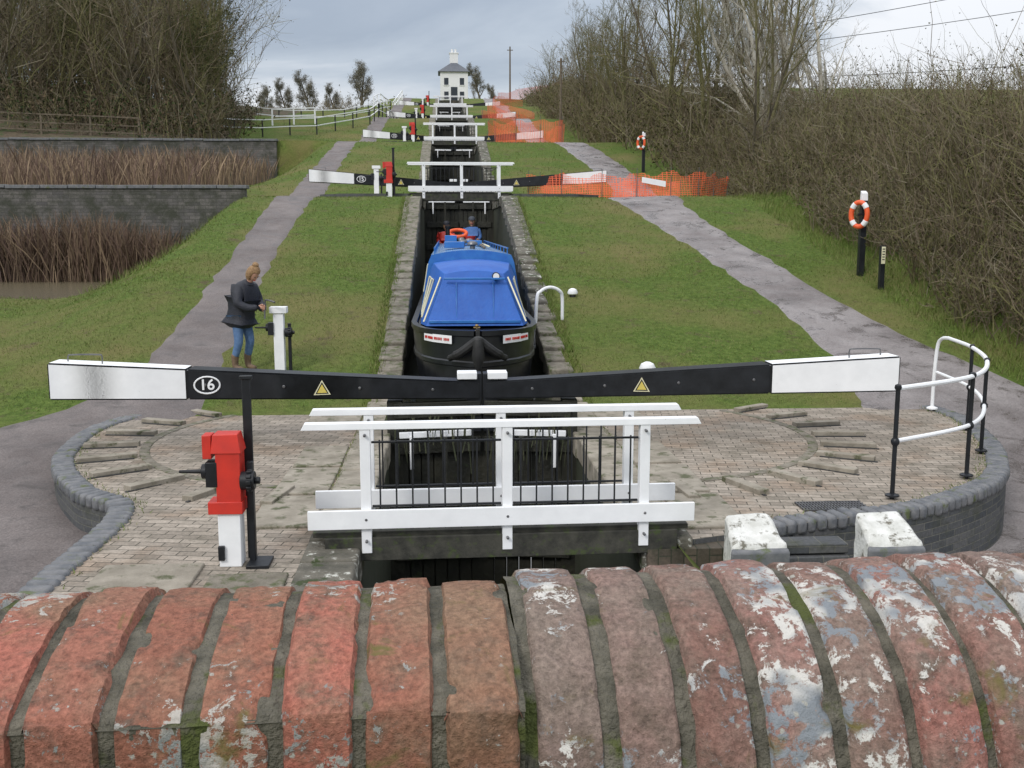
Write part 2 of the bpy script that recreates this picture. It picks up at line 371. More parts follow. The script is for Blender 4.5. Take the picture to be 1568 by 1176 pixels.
# ---------------------------------------------------------------- platforms (lock 0)
rimR=[(2.35,8.75),(3.1,9.05),(4.15,9.36),(5.4,10.3),(6.15,11.5),(6.65,12.8),(6.95,14.0),(6.9,15.0)]
rimL=[(-3.62,5.2),(-3.64,7.5),(-3.68,9.7),(-4.3,10.5),(-4.95,11.7),(-5.22,12.8),(-5.3,14.0),(-5.0,15.0)]
def xy(pts): return [(p.x,p.y) for p in cr([(a,c,0) for a,c in pts],8)]
RR=xy(rimR); RL=xy(rimL)
b=MB(); b.prism([(1.62,8.5)]+RR+[(1.62,15.05)],-1.0,0,0,1)
b.obj('paved_platform',['pave','blueb'],smooth=False)
b=MB(); b.prism(([(-1.62,5.0)]+RL+[(-1.62,15.05)])[::-1],-.7,0,0,1)
b.obj('paved_platform',['pave','blueb'],smooth=False)
b=MB(); b.box((1.7,8.5,-2.65),(.9,.2,5.2),0); b.obj('lock_tail_wall',['wallb'],smooth=False)
def kerbline(pts,name,step=.118,inward=1,top=.035):
    b=MB(); P=[Vector((a,c)) for a,c in pts]; L=0; nxt=0
    for i in range(len(P)-1):
        d=P[i+1]-P[i]; l=d.length
        while nxt<L+l:
            q=P[i]+d*((nxt-L)/l); ang=math.atan2(d.y,d.x); nrm=Vector((-math.sin(ang),math.cos(ang)))*inward
            c=q+nrm*(.1+random.uniform(-.008,.008))
            b.box((c.x,c.y,top-.07+random.uniform(-.006,.006)),(step-.012,.25,.14),0,rz=ang+random.uniform(-.03,.03)); nxt+=step
        L+=l
    return b.obj(name,['kerb'],bevel=.035)
kerbline(RR,'kerb',inward=1); kerbline(RL,'kerb',inward=-1)
def treads(cx,cy,sg,a0,a1,n):
    b=MB()
    for i in range(n):
        a=rad(a0+(a1-a0)*i/(n-1)); r=3.0
        c=(cx+sg*r*math.cos(a),cy+r*math.sin(a)); rz=a if sg>0 else math.pi-a
        b.box((c[0],c[1],.005),(.66,.13,.1),0,rz=rz+random.uniform(-.03,.03))
        b.box((c[0]+.0*math.sin(rz),c[1]-.085*abs(math.cos(rz))-.02,.004),(.66,.04,.014),1,rz=rz)  # thin dark strip imitating the shadow line along each tread
    for r in (2.58,):
        pts=[(cx+sg*r*math.cos(rad(t)),cy+r*math.sin(rad(t)),.0) for t in np.linspace(a0+5,a1-8,26)]
        for p,q in zip(pts,pts[1:]):
            d=Vector(q)-Vector(p); b.box(((p[0]+q[0])/2,(p[1]+q[1])/2,0.0),(d.length*.93,.12,.016+random.uniform(0,.006)),2,rz=math.atan2(d.y,d.x))
    b.obj('footing_treads',['stone','rubber_and_shade','midstone'],bevel=.01)
treads(1.65,13.1,1,36,-84,10); treads(-1.65,13.1,-1,38,-80,9)
b=MB()
for (x,y,w,d,m) in [(-1.95,6.2,.6,1.0,1),(-2.0,7.3,.62,1.0,1),(-1.98,9.6,.6,1.1,0),(-1.96,10.8,.58,1.15,0),(-1.95,12.0,.56,1.1,0),(-2.75,6.6,.85,.9,0),(-2.8,7.6,.8,.95,0),(-2.05,14.3,.75,1.0,0),
                  (1.98,9.4,.6,1.2,0),(1.96,10.7,.58,1.2,0),(1.95,12.0,.56,1.2,0),(2.0,14.3,.7,1.0,0)]:
    b.box((x,y,.0),(w-.02,d-.02,.05),m,rz=random.uniform(-.02,.02))
b.obj('stone_slab',['stone','midstone'],bevel=.012)
b=MB()
for i in range(22): b.box((2.95+i*.03,9.45,.012),(.012,.3,.02),0)
for i in range(5): b.box((3.27,9.31+i*.07,.014),(.66,.012,.02),0)
b.obj('drain_grating',['metal'])
for x in (2.08,3.22):
    b=MB(); y=8.12
    b.hexa([(x-.23,y-.2,-.7),(x+.23,y-.2,-.7),(x+.22,y+.2,-.7),(x-.22,y+.2,-.7),(x-.23,y-.2,.12),(x+.23,y-.2,.12),(x+.19,y+.2,.29),(x-.19,y+.2,.29)],0)
    o=b.obj('whitewashed_stone_block',['whitestone'],bevel=.035)
    bm=bmesh.new(); bm.from_mesh(o.data); bmesh.ops.subdivide_edges(bm,edges=bm.edges,cuts=9,use_grid_fill=True)
    for v in bm.verts:
        v.co+=Vector((noise.noise(v.co*7),noise.noise(v.co*7+Vector((9,0,0))),noise.noise(v.co*7+Vector((0,9,0)))))*.018
    bm.to_mesh(o.data); bm.free(); o.data.shade_smooth(); o.data.set_sharp_from_angle(angle=rad(50))
    b=MB(); b.hexa([(x-.245,y-.23,-.7),(x+.245,y-.23,-.7),(x+.245,y-.19,-.7),(x-.245,y-.19,-.7),(x-.245,y-.23,.07),(x+.245,y-.23,.07),(x+.24,y-.19,.1),(x-.24,y-.19,.1)],0)
    b.obj('base',['kerb'],parent=o,bevel=.015)
b=MB()
for i in range(5): b.box((2.65,8.6-.03*i,-.1-.1*i),(.8,.25+.02*i,.085),0)
b.box((2.65,8.2,-.62),(1.6,.8,.12),1); b.obj('brick_step',['blueb','kerb'],bevel=.01)
# ---------------------------------------------------------------- lock furniture, per lock
def railing(y,z0,name):
    b=MB()
    for x in (-1.15,.03,1.2): b.box((x,y,z0+.52),(.085,.085,1.06),0)
    b.hexa([(-1.67,y-.05,z0+1.045),(1.68,y-.05,z0+1.045),(1.68,y+.05,z0+1.045),(-1.67,y+.05,z0+1.045),(-1.64,y-.045,z0+1.10),(1.65,y-.045,z0+1.10),(1.65,y+.045,z0+1.10),(-1.64,y+.045,z0+1.10)],0)
    b.box((0,y-.062,z0+.29),(3.26,.035,.16),0)
    for x0,x1 in ((-1.1,-.02),(.08,1.15)):
        b.box(((x0+x1)/2,y+.005,z0+.93),(x1-x0,.02,.018),1); b.box(((x0+x1)/2,y+.005,z0+.385),(x1-x0,.02,.018),1)
        n=8
        for i in range(n): 
            x=x0+(x1-x0)*(i+.5)/n; b.tube([(x,y+.005,z0+.18),(x,y+.005,z0+.95)],.0085,1,6)
    for x in (-1.15,.03,1.2):
        for zz in (.1,.29,1.0): b.tube([(x,y-.085,z0+zz),(x,y-.04,z0+zz)],.013,2,6)
    return b.obj(name,['white','black','metal'],bevel=.006)
def beam(sg,y0,z0,name,num=False):
    b=MB()
    def sec(t):
        x=sg*(.03+5.17*t); y=y0+.2-.95*t
        zb=z0+.45+.21*t; zt=z0+.68+.42*t; th=.15+.04*t
        return x,y,zb,zt,th
    def seg(t0,t1,m,gr=0):
        N=max(1,int((t1-t0)*12))
        for i in range(N):
            a=sec(t0+(t1-t0)*i/N); c=sec(t0+(t1-t0)*(i+1)/N)
            p=[(a[0],a[1]-a[4],a[2]-gr),(c[0],c[1]-c[4],c[2]-gr),(c[0],c[1]+c[4],c[2]-gr),(a[0],a[1]+a[4],a[2]-gr),
               (a[0],a[1]-a[4],a[3]+gr),(c[0],c[1]-c[4],c[3]+gr),(c[0],c[1]+c[4],c[3]+gr),(a[0],a[1]+a[4],a[3]+gr)]
            if sg<0: p=[p[1],p[0],p[3],p[2],p[5],p[4],p[7],p[6]]
            b.add(p,[(3,2,1,0),(4,5,6,7),(0,1,5,4),(2,3,7,6)]+([(3,0,4,7)] if (i==0)==(sg>0) or N==1 else [])+([(1,2,6,5)] if (i==N-1)==(sg>0) or N==1 else []),m)
    seg(0,.70,0); seg(.70,1,1,.004)
    o=b.obj(name,['black','white'],ang=30)
    bm=bmesh.new(); bm.from_mesh(o.data); bmesh.ops.remove_doubles(bm,verts=bm.verts,dist=.0005)
    bmesh.ops.bevel(bm,geom=[e for e in bm.edges if len(e.link_faces)==2 and e.calc_face_angle(0)>.7],offset=.018,segments=2,affect='EDGES')
    bmesh.ops.recalc_face_normals(bm,faces=bm.faces)
    bm.to_mesh(o.data); bm.free(); o.data.set_sharp_from_angle(angle=rad(30))
    t=.93; x,y,zb,zt,th=sec(t); b=MB()
    b.tube(cr([(x-.2,y,zt-.02),(x-.2,y,zt+.08),(x-.15,y,zt+.1),(x+.15,y,zt+.1),(x+.2,y,zt+.08),(x+.2,y,zt-.02)],4),.009,0,6)
    b.obj('handle',['metal'],parent=o)
    b=MB()
    b.box((sg*.11,y0+.18,z0+.4),(.2,.22,.78),0); b.box((sg*.2,y0+.14,z0+.765),(.26,.26,.09),1)
    for i in range(4):
        t=.12+.18*i; x,y,zb,zt,th=sec(t); b.tube([(x,y-th-.012,(zb+zt)/2),(x,y-th+.02,(zb+zt)/2)],.022,2,8)
    b.obj('gate_post',['black','white','metal'],parent=o,bevel=.02)
    sl=-sg*.184+sg*.0077
    t=.39; x,y,zb,zt,th=sec(t); b=MB(); zc=(zb+zt)/2-.01; yy=y-th-.008; R=.105
    def tri(k,kb,kt,dy,m):
        b.add([(x-R*k,yy-dy-R*k*sl,zc-R*kb),(x+R*k,yy-dy+R*k*sl,zc-R*kb),(x,yy-dy,zc+R*kt)],[(0,1,2)],m)
    tri(1,.8,1,0,0); tri(.78,.68,.76,.003,1); tri(.58,.56,.5,.006,2)
    b.obj('warning_label',['cream','black','sign'],parent=o,smooth=False)
    if num:
        t=.655; x,y,zb,zt,th=sec(t); zc=(zb+zt)/2; b=MB()
        b.tube([(x+.15*math.cos(a),y-th-.008+.15*math.cos(a)*sl,zc+.105*math.sin(a)) for a in np.linspace(0,2*math.pi,25)[:-1]],.011,0,6,closed=True)
        b.obj('number_ring',['white'],parent=o)
        c=bpy.data.curves.new('number','FONT'); c.body=num; c.size=.185; c.align_x='CENTER'; c.align_y='CENTER'; c.extrude=.002; c.offset=.003
        c.materials.append(M['white']); q=bpy.data.objects.new('number',c); q.location=(x,y-th-.014,zc); q.rotation_euler=(rad(90),0,math.atan(sl)); link(q,o)
    return o
def gate(y0,z0):
    b=MB()
    for sg in (-1,1):
        for i in range(7):
            x=.08+i*.165; y=y0+.22-.16*x
            b.box((sg*x,y,z0-1.5+random.uniform(-.01,.01)),(.155,.12,3.7),0,rz=-sg*.16)
        for zz in (.33,-.15,-.8,-1.6,-2.3): b.box((sg*.6,y0+.02,z0+zz),(1.15,.12,.2),0,rz=-sg*.16)
        b.box((sg*1.15,y0+.05,z0-1.4),(.2,.26,3.7),0)
        b.box((sg*.62,y0-.1,z0+.02),(.95,.05,.08),1,rz=-sg*.16)
        b.box((sg*.93,y0-.22,z0-.2),(.05,.04,.45),1)
        b.box((sg*.5,y0-.2,z0-.6),(.07,.05,1.2),0)
    return b.obj('lock_gate',['darkwood','white'],bevel=.008)
def paddle(x,y,z,name,red=True,plate=True):
    b=MB()
    if red:
        b.box((x,y,z+.225),(.175,.17,.45),1); b.box((x-.02,y-.01,z+.49),(.27,.2,.1),0)
        b.box((x+.01,y,z+.74),(.19,.2,.42),0)
        b.hexa([(x-.12,y-.11,z+.93),(x+.12,y-.11,z+.93),(x+.12,y+.11,z+.93),(x-.12,y+.11,z+.93),(x-.10,y-.09,z+1.08),(x+.09,y-.09,z+1.08),(x+.09,y+.09,z+1.08),(x-.10,y+.09,z+1.08)],0)
        b.box((x-.15,y-.02,z+.98),(.07,.14,.19),0)
        b.box((x-.065,y-.1,z+.12),(.05,.03,.12),2)
    else:
        b.box((x,y,z+.53),(.16,.15,1.06),1); b.box((x,y,z+1.06),(.27,.2,.1),1)
    b.box((x-.12,y-.03,z+.76),(.09,.15,.2),2); b.tube([(x-.38,y-.05,z+.78),(x-.1,y-.05,z+.78)],[.013,.022],2,8)
    b.tube([(x-.2,y-.05,z+.78),(x-.16,y-.05,z+.78)],.06,2,12)
    for i in range(10):
        a=i*math.pi/5; b.box((x+.17,y-.05+.075*math.cos(a),z+.7+.075*math.sin(a)),(.04,.03,.03),2,R=Matrix.Rotation(a,3,'X'))
    b.tube([(x+.1,y-.05,z+.7),(x+.21,y-.05,z+.7)],.075,2,16); b.tube([(x+.21,y-.05,z+.7),(x+.25,y-.05,z+.7)],.03,2,8)
    b.box((x+.16,y+.02,z+.42),(.05,.05,.84),2)
    if plate:
        b.box((x+.13,y+.15,z+.75),(.07,.03,1.5),2); b.box((x+.13,y+.15,z+1.5),(.1,.05,.03),2)
        b.box((x+.22,y-.02,z+.012),(.18,.26,.03),2)
    return b.obj(name,['red','white','black'],bevel=.008)
for k in range(5):
    y0=LK*k; z0=Z[k]
    o=MB()
    for i in range(5): o.box((0,8.47+y0+i*.128,z0+.14),(3.2,.118,.045),0)
    o.box((0,8.42+y0,z0+.02),(3.0,.1,.2),0); o.box((0,9.02+y0,z0+.02),(3.0,.1,.2),0)
    fb=o.obj('footbridge',['deck'],bevel=.006)
    r1=railing(8.4+y0,z0,'railing_front'); r2=railing(9.07+y0,z0,'railing_back'); r1.parent=fb; r2.parent=fb
    if k==0:
        pv=Vector((0,8.7,0)); fb.matrix_basis=Matrix.Translation(pv)@Matrix.Rotation(.028,4,'Z')@Matrix.Translation(-pv)
    gt=gate(13.3+y0,z0)
    beam(-1,13.3+y0,z0,'balance_beam','16' if k==0 else '15'); beam(1,13.3+y0,z0,'balance_beam')
    paddle(-2.2,8.1+y0,z0,'paddle_gear')
    if k>0:
        paddle(-2.75,10.6+y0,z0,'paddle_gear',red=False,plate=False)
        for sg in (-1,1):
            b=MB(); xa,xb=1.62,3.7
            poly=[(sg*xa,8.4+y0),(sg*xb,8.6+y0),(sg*(xb+.8),9.6+y0),(sg*(xb+1.0),11.5+y0),(sg*xb,14+y0),(sg*xa,14.6+y0)]
            if sg<0: poly=poly[::-1]
            b.prism(poly,z0-.35,z0+.14,0,1); b.obj('paved_platform',['midstone','blueb'],smooth=False,bevel=.02)
paddle(-3.15,16.6,h1(-3.15,16.6)-.03,'paddle_gear',red=False,plate=False)
V=[];F=[]
for i in range(110):
    x=random.uniform(-1.15,1.15); y=13.12+random.uniform(-.03,.03); z=random.choice([.25,-.05,-.7])+random.uniform(-.05,.05); l=random.uniform(.1,.4); w=random.uniform(.004,.012)
    o=len(V); dx=random.uniform(-.05,.05); V+=[(x-w,y,z),(x+w,y,z),(x+w+dx,y-.05,z-l),(x-w+dx,y-.05,z-l)]; F.append((o,o+1,o+2,o+3))
np_obj('water_weed',V,F,['greensl'])
# ---------------------------------------------------------------- right curved railing
def guard_rail():
    base=[(3.98,9.72),(5.15,10.5),(5.95,11.7),(6.5,13.1),(6.75,14.4)]
    b=MB(); zt=1.12
    for x,y in base[:-1]:
        b.tube([(x,y,-.02),(x,y,zt)],.024,1,8); b.lathe((x,y,zt-.01),[(.03,0),(.036,.02),(.03,.045),(.01,.055)],1,10); b.lathe((x,y,0.03),[(.07,0),(.07,.015),(.03,.03)],1,12)
        b.lathe((x,y,.55),[(.03,0),(.042,.02),(.042,.05),(.03,.07)],1,10)
    ex,ey=base[-1]
    top=cr([(*base[0],zt)]+[(x,y,zt) for x,y in base[1:-1]]+[(ex-.02,ey-.25,zt)],8)+cr([(ex,ey-.15,zt),(ex,ey+.05,zt-.03),(ex-.01,ey+.15,zt-.16),(ex-.02,ey+.18,.5),(ex-.02,ey+.18,0)],5)
    b.tube(top,.026,0,8)
    b.tube(cr([(x,y,.59) for x,y in base[:-1]]+[(ex-.02,ey+.1,.59)],8),.023,0,8)
    b.lathe((ex-.02,ey+.18,.03),[(.08,0),(.08,.02),(.03,.04)],0,12)
    b.obj('guard_railing',['white','black'])
guard_rail()
zz=h1(1.5,19.2)
b=MB(); b.tube(cr([(1.72,19.3,zz-.1),(1.72,19.3,zz+.42),(1.66,19.25,zz+.57),(1.48,19.2,zz+.64),(1.3,19.15,zz+.57),(1.22,19.1,zz+.4),(1.18,19.1,zz-.5)],6),.032,0,10); b.obj('ladder_hoop',['white'])
for x,y,s in ((2.1,20.8,1),(2.8,16.4,1.3)):
    b=MB(); z=h1(x,y)
    b.lathe((x,y,z-.03),[(.07*s,0),(.06*s,.07*s)],1,16); b.lathe((x,y,z+.03*s),[(.07*s,0),(.1*s,.02*s),(.105*s,.06*s),(.08*s,.11*s),(.03*s,.135*s)],0,16); b.obj('mooring_bollard',['white','black'])
# ---------------------------------------------------------------- narrowboat
boat=empty('narrowboat')
def hullw(s): return float(np.interp(s,[15.25,15.32,15.5,15.8,16.2,16.8,17.4,32.6,33.2,33.6,33.8],[.03,.14,.38,.66,.86,.98,1.03,1.03,.9,.6,.3]))
st=list(np.concatenate([[15.25,15.29,15.35,15.45],np.arange(15.6,17.6,.2),np.arange(18,32.6,1.2),[32.6,32.9,33.2,33.4,33.6,33.7,33.8]]))
V=[];F=[]
for s in st:
    w=hullw(s); zt=1.12+.05*math.exp(-(s-15.2)/1.0)
    pr=[(w*.35,-.3),(w*.8,-.1),(w*.93,.3),(w*.97,.6),(w*.97+.03,.62),(w*.97+.03,.68),(w*.98,.70),(w,zt-.1),(w+.03,zt-.08),(w+.03,zt),(w-.06,zt),(w-.08,zt-.06),(0,zt-.08)]
    for x,z in pr: V.append((-x,s,z))
n=13
for i in range(len(st)-1):
    for j in range(n-1): a=i*n+j; F.append((a,a+1,a+n+1,a+n))
b=MB(); b.add(V,F); b.add([(-x,y,z) for x,y,z in V],[f[::-1] for f in F])
b.add([V[(len(st)-1)*n+j] for j in range(n)]+[(-V[(len(st)-1)*n+j][0],V[(len(st)-1)*n+j][1],V[(len(st)-1)*n+j][2]) for j in range(n-1,-1,-1)],[tuple(range(2*n))])
b.obj('hull',['hull'],parent=boat,ang=28)
b=MB(); b.box((0,15.22,.6),(.06,.06,1.2),0)
b.tube(cr([(-.42,15.42,.74),(-.25,15.2,.85),(-.06,15.12,1.0),(0,15.08,1.04),(.06,15.12,1.0),(.25,15.2,.85),(.42,15.42,.74)],5),[.05]*3+[.07]*25+[.05]*3,0,10)
b.tube([(0,15.08,1.05),(0,15.05,.8),(0,15.08,.62)],[.075,.1,.05],0,12)
b.obj('bow_fender',['rubber_and_shade'],parent=boat)
b=MB(); b.lathe((0,15.75,1.1),[(.04,0),(.04,.02),(.016,.03),(.016,.08),(.032,.1),(.02,.12)],0,12); b.tube([(-.05,15.75,1.17),(.05,15.75,1.17)],.012,0,8); b.obj('bow_cleat',['brass'],parent=boat)
for sg in (-1,1):
    b=MB(); pts=[]
    for s in np.linspace(15.5,16.1,8): pts.append((sg*(hullw(s)*.995+.012),s-.04))
    vs=[];fs=[]
    for x,y in pts: vs+=[(x,y,.95),(x,y,1.075)]
    b.add(vs,[(2*i,2*i+1,2*i+3,2*i+2) for i in range(7)],0)
    for i in range(22):
        t=.08+.84*i/21; k=t*7; j=int(k); f=k-j; x=pts[j][0]*(1-f)+pts[j+1][0]*f; y=pts[j][1]*(1-f)+pts[j+1][1]*f
        if i%7!=4: b.box((x+sg*.004,y-.008,1.012),(.012,.012,.04),1,rz=sg*.8)
    b.obj('name_plate',['white','red'],parent=boat,smooth=False)
def loft(secs,m,b,cap0=True,cap1=True,mtop=None):
    n=len(secs[0]); vs=[p for s in secs for p in s]
    o=len(b.v); b.v+=[tuple(p) for p in vs]
    for i in range(len(secs)-1):
        for j in range(n):
            b.f.append([o+i*n+j,o+i*n+(j+1)%n,o+(i+1)*n+(j+1)%n,o+(i+1)*n+j]); b.m.append(mtop if (mtop is not None and 3<=j<=10) else m)
    if cap0: b.f.append([o+q for q in range(n-1,-1,-1)]); b.m.append(m)
    if cap1: b.f.append([o+q for q in range((len(secs)-1)*n,len(secs)*n)]); b.m.append(m)
def csec(y,wb,wt,zb,zt,cam,yt=None):
    yt=y if yt is None else yt
    p=[(-wb,y,zb),(wb,y,zb)]
    p.append((wt*1.04,y+(yt-y)*.9,zb+(zt-zb)*.88))
    for i in range(9):
        u=1-i/4; p.append((wt*u*.97,yt,zt+cam*(1-u*u)))
    p.append((-wt*1.04,y+(yt-y)*.9,zb+(zt-zb)*.88)); return p
b=MB(); loft([csec(16.75,.80,.50,1.1,1.93,.06,17.15),csec(17.2,.9,.6,1.1,2.0,.07,17.3),csec(19.0,.93,.72,1.1,2.06,.07)],0,b)
for x in (-.3,.31): b.box((x,16.93,1.48),(.015,.03,.7),1,R=Matrix.Rotation(-rad(22),3,'X'))
b.box((0,16.99,1.86),(1.02,.03,.035),1); b.box((0,16.76,1.17),(1.5,.03,.05),1)
b.obj('cratch_cover',['blue','bluep'],parent=boat,bevel=.02)
b=MB()
for sg in (-1,1):
    for (ya,yb) in ((17.45,18.0),(18.15,18.8)):
        def q(y,f): 
            wb=np.interp(y,[17.2,19],[.9,.93]); wt=np.interp(y,[17.2,19],[.62,.75]); return (sg*(wb*(1-f)+wt*f+.012),y,1.1+.8*f)
        P=[q(ya,.12),q(yb,.12),q(yb,.9),q(ya,.9)]; b.tube(P,.014,0,6,closed=True)
    b.tube([(sg*.84,16.78,1.17),(sg*.56,17.13,1.88)],.014,0,6)
b.obj('piping',['cream'],parent=boat)
b=MB(); b.tube([(.36,17.0,1.9),(.36,17.2,1.9)],.065,0,14); b.tube([(.36,16.985,1.9),(.36,17.01,1.9)],.052,1,14); b.obj('headlamp',['black','white'],parent=boat)
b=MB(); loft([csec(y,.95,.76,1.1,2.2,.09) for y in (19.02,25,31.6)],0,b,mtop=4)
for sg in (-1,1):
    for i in range(5):
        yc=20.3+i*2.3; f0,f1=.35,.8
        P=[]
        for (yy,f) in ((yc-.4,f0),(yc+.4,f0),(yc+.4,f1),(yc-.4,f1)): P.append((sg*(.95*(1-f)+.77*f+.012),yy,1.1+1.1*f))
        b.add(P,[(0,1,2,3)],1); b.tube(P,.018,2,6,closed=True)
    b.tube([(sg*.68,19.2,2.32),(sg*.68,31.4,2.32)],.016,3,6)
    for i in range(11): b.tube([(sg*.68,19.3+i*1.2,2.2),(sg*.68,19.3+i*1.2,2.32)],.012,3,6)
b.obj('cabin',['bluep','glass','cream','bluep','bluer'],parent=boat)
b=MB()
for (x,y,r) in ((.05,20.2,.1),(-.1,22.8,.1),(.1,25.5,.1),(-.05,28.4,.1)): b.lathe((x,y,2.28),[(r*.5,0),(r*.5,.07),(r*1.1,.09),(r*.9,.14),(r*.3,.16)],0,14)
b.lathe((-.42,29.5,2.24),[(.07,0),(.06,.45),(.08,.46),(.08,.52)],1,12)
b.tube([(.3,20.5,2.31),(.34,27.5,2.33)],.025,2,8); b.tube([(.4,20.8,2.32),(.4,27.2,2.32)],.02,3,8)
b.box((-.3,20.9,2.36),(.4,.7,.12),4); b.box((.1,24,2.36),(.5,.9,.1),4); b.box((-.35,26.3,2.4),(.3,.5,.22),4)
for x,y,m in ((-.33,30.9,5),(.0,31.1,6),(.25,30.8,5)): b.lathe((x,y,2.24),[(.12,0),(.16,.2),(.17,.22)],m,12)
b.obj('roof_equipment',['metal','black','woodf','cream','bluep','red','leafdark'],parent=boat,bevel=.01)
b=MB()
R=.26; b.tube([(-.12+R*math.cos(a),31.0+R*math.sin(a)*.9,2.54+.1*math.sin(a)) for a in np.linspace(0,2*math.pi,25)[:-1]],.055,0,10,closed=True)
b.obj('lifebuoy',['orange'],parent=boat)
b=MB(); b.box((0,32.6,1.1),(1.7,2.0,.06),0); b.box((.1,32.35,1.2),(1.4,.9,.14),0); b.tube(cr([(.05,33.9,.9),(.05,33.8,1.6),(.07,33.4,1.95),(.1,32.9,2.0)],5),.022,1,8)
b.obj('stern_deck',['deck','sign'],parent=boat)
# ---------------------------------------------------------------- people
def skin(name,nodes,edges,mat,parent,sub=2):
    me=bpy.data.meshes.new(name); me.from_pydata([n[:3] for n in nodes],edges,[]); me.materials.append(M[mat])
    o=bpy.data.objects.new(name,me); link(o,parent); o.modifiers.new('Skin','SKIN')
    d=me.skin_vertices[0].data
    for i,n in enumerate(nodes):
        r=n[3]; d[i].radius=(r if isinstance(r,tuple) else (r,r)); d[i].use_root=(i==0)
    m=o.modifiers['Skin']; m.use_smooth_shade=True
    s=o.modifiers.new('S','SUBSURF'); s.levels=sub; s.render_levels=sub
    return o
def hand(name,wr,dirv,side,parent,curl=.9):
    d=Vector(dirv).normalized(); s=Vector(side); s=(s-d*s.dot(d)).normalized(); nrm=d.cross(s)
    w=Vector(wr); nodes=[(*w,.024),(*(w+d*.045),(.028,.028))]; edges=[(0,1)]
    L=[.072,.08,.074,.058]
    for i in range(4):
        off=s*(.03-.02*i); base=w+d*.075+off; k=len(nodes); nodes.append((*base,.0125)); edges.append((1,k))
        p=base; a=0
        for j in range(3):
            a+=curl*.75; q=p+(d*math.cos(a)+nrm*math.sin(a))*L[i]*[.42,.33,.25][j]; nodes.append((*q,.0105-.001*j)); edges.append((len(nodes)-2,len(nodes)-1)); p=q
    k=len(nodes); t0=w+d*.03+s*.03; nodes.append((*t0,.014)); edges.append((0,k))
    t1=t0+d*.03+s*.02+nrm*.02; nodes.append((*t1,.011)); edges.append((k,k+1)); t2=t1+d*.02+nrm*.03-s*.01; nodes.append((*t2,.009)); edges.append((k+1,k+2))
    return skin(name,nodes,edges,'skin',parent,1)
def head(parent,c,pitch,hair='hair',bun=True,hat=None):
    e=bpy.data.objects.new('head',None); link(e,parent); e.location=c; e.rotation_euler=(0,pitch,0)
    V=[];F=[];nu,nv=20,14
    for j in range(nv+1):
        th=math.pi*j/nv
        for i in range(nu):
            ph=2*math.pi*i/nu; x=math.sin(th)*math.cos(ph); y=math.sin(th)*math.sin(ph); z=math.cos(th)
            wj=1-.28*max(0,-z)**1.2
            X=x*.095*(1 if x<0 else .95)+(.012*max(0,-z) if x>0 else 0); Y=y*.075*wj; ZZ=z*.12
            if x>.8: X+=.022*math.exp(-((z+.12)/.16)**2-(y/.16)**2); X-=.008*math.exp(-((z-.1)/.12)**2)*(abs(y)>.15)
            if x>.7: X+=.006*math.exp(-((z+.45)/.07)**2-(y/.3)**2)
            V.append((X,Y,ZZ))
    for j in range(nv):
        for i in range(nu): F.append((j*nu+i,(j+1)*nu+i,(j+1)*nu+(i+1)%nu,j*nu+(i+1)%nu))
    b=MB(); b.add(V,F,0)
    for sg in (-1,1):
        b.lathe((.082,sg*.03,.0),[(.004,-.008),(.011,0),(.004,.008)],1,8)
        b.box((.09,sg*.03,.026),(.01,.032,.006),2); b.box((-.005,sg*.076,-.005),(.03,.014,.055),0,rz=sg*.3)
    b.box((.09,0,-.06),(.012,.042,.008),3)
    b.obj('face',['skin','glass',hair,'red'],parent=e)
    b=MB(); V=[]
    for j in range(nv+1):
        th=math.pi*.78*j/nv
        for i in range(nu):
            ph=2*math.pi*i/nu; x=math.sin(th)*math.cos(ph); y=math.sin(th)*math.sin(ph); z=math.cos(th)
            r=1.13+.1*noise.noise(Vector((x*7,y*7,z*4+3)))
            X=x*.1*r-.012; 
            if x>.25 and z<.45: X=min(X,.035)
            V.append((X,y*.086*r,z*.13*r+.004))
    b.add(V,F,0)
    if bun: 
        b.lathe((-.055,0,.1),[(.02,0),(.045,.015),(.055,.04),(.045,.07),(.015,.085)],0,12)
    b.obj('hair',[hair],parent=e)
    if hat:
        b=MB(); b.lathe((-.005,0,.045),[(.103,0),(.108,.02),(.1,.06),(.07,.1),(.02,.115)],0,18); b.box((.11,0,.055),(.09,.13,.012),0); b.obj('cap',[hat],parent=e,bevel=.01)
w=empty('woman',(-3.72,16.65,h1(-3.78,16.65)+.03),-.55)
skin('jeans',[(-.06,0,.9,.14),(-.05,.09,.82,.1),(.03,.11,.49,.075),(-.05,.12,.22,.06),(-.05,-.09,.82,.1),(-.01,-.11,.48,.075),(-.1,-.12,.22,.06)],[(0,1),(1,2),(2,3),(0,4),(4,5),(5,6)],'jeans',w)
for sy,ox in ((.12,-.05),(-.12,-.1)):
    skin('boot',[(ox,sy,.3,.07),(ox,sy,.16,.058),(ox,sy,.06,.055),(ox+.09,sy,.05,.045),(ox+.17,sy,.04,.034)],[(0,1),(1,2),(2,3),(3,4)],'boot',w)
skin('coat',[(-.04,0,.98,(.2,.21)),(-.07,0,.78,(.225,.23)),(-.075,0,.68,(.225,.23)),(-.01,0,1.12,(.18,.2)),(.07,0,1.28,(.19,.2)),(.13,0,1.41,.11),(.17,0,1.46,.08),
   (.08,.17,1.33,.1),(.1,.26,1.1,.085),(.24,.16,1.02,.07),(.36,.08,1.01,.052),(.08,-.17,1.33,.1),(.12,-.26,1.1,.085),(.26,-.17,1.03,.07),(.38,-.07,1.04,.052)],
   [(0,1),(1,2),(0,3),(3,4),(4,5),(5,6),(4,7),(7,8),(8,9),(9,10),(4,11),(11,12),(12,13),(13,14)],'coat',w)
skin('neck',[(.14,0,1.42,.055),(.21,0,1.53,.05)],[(0,1)],'skin',w)
head(w,(.24,0,1.565),.75)
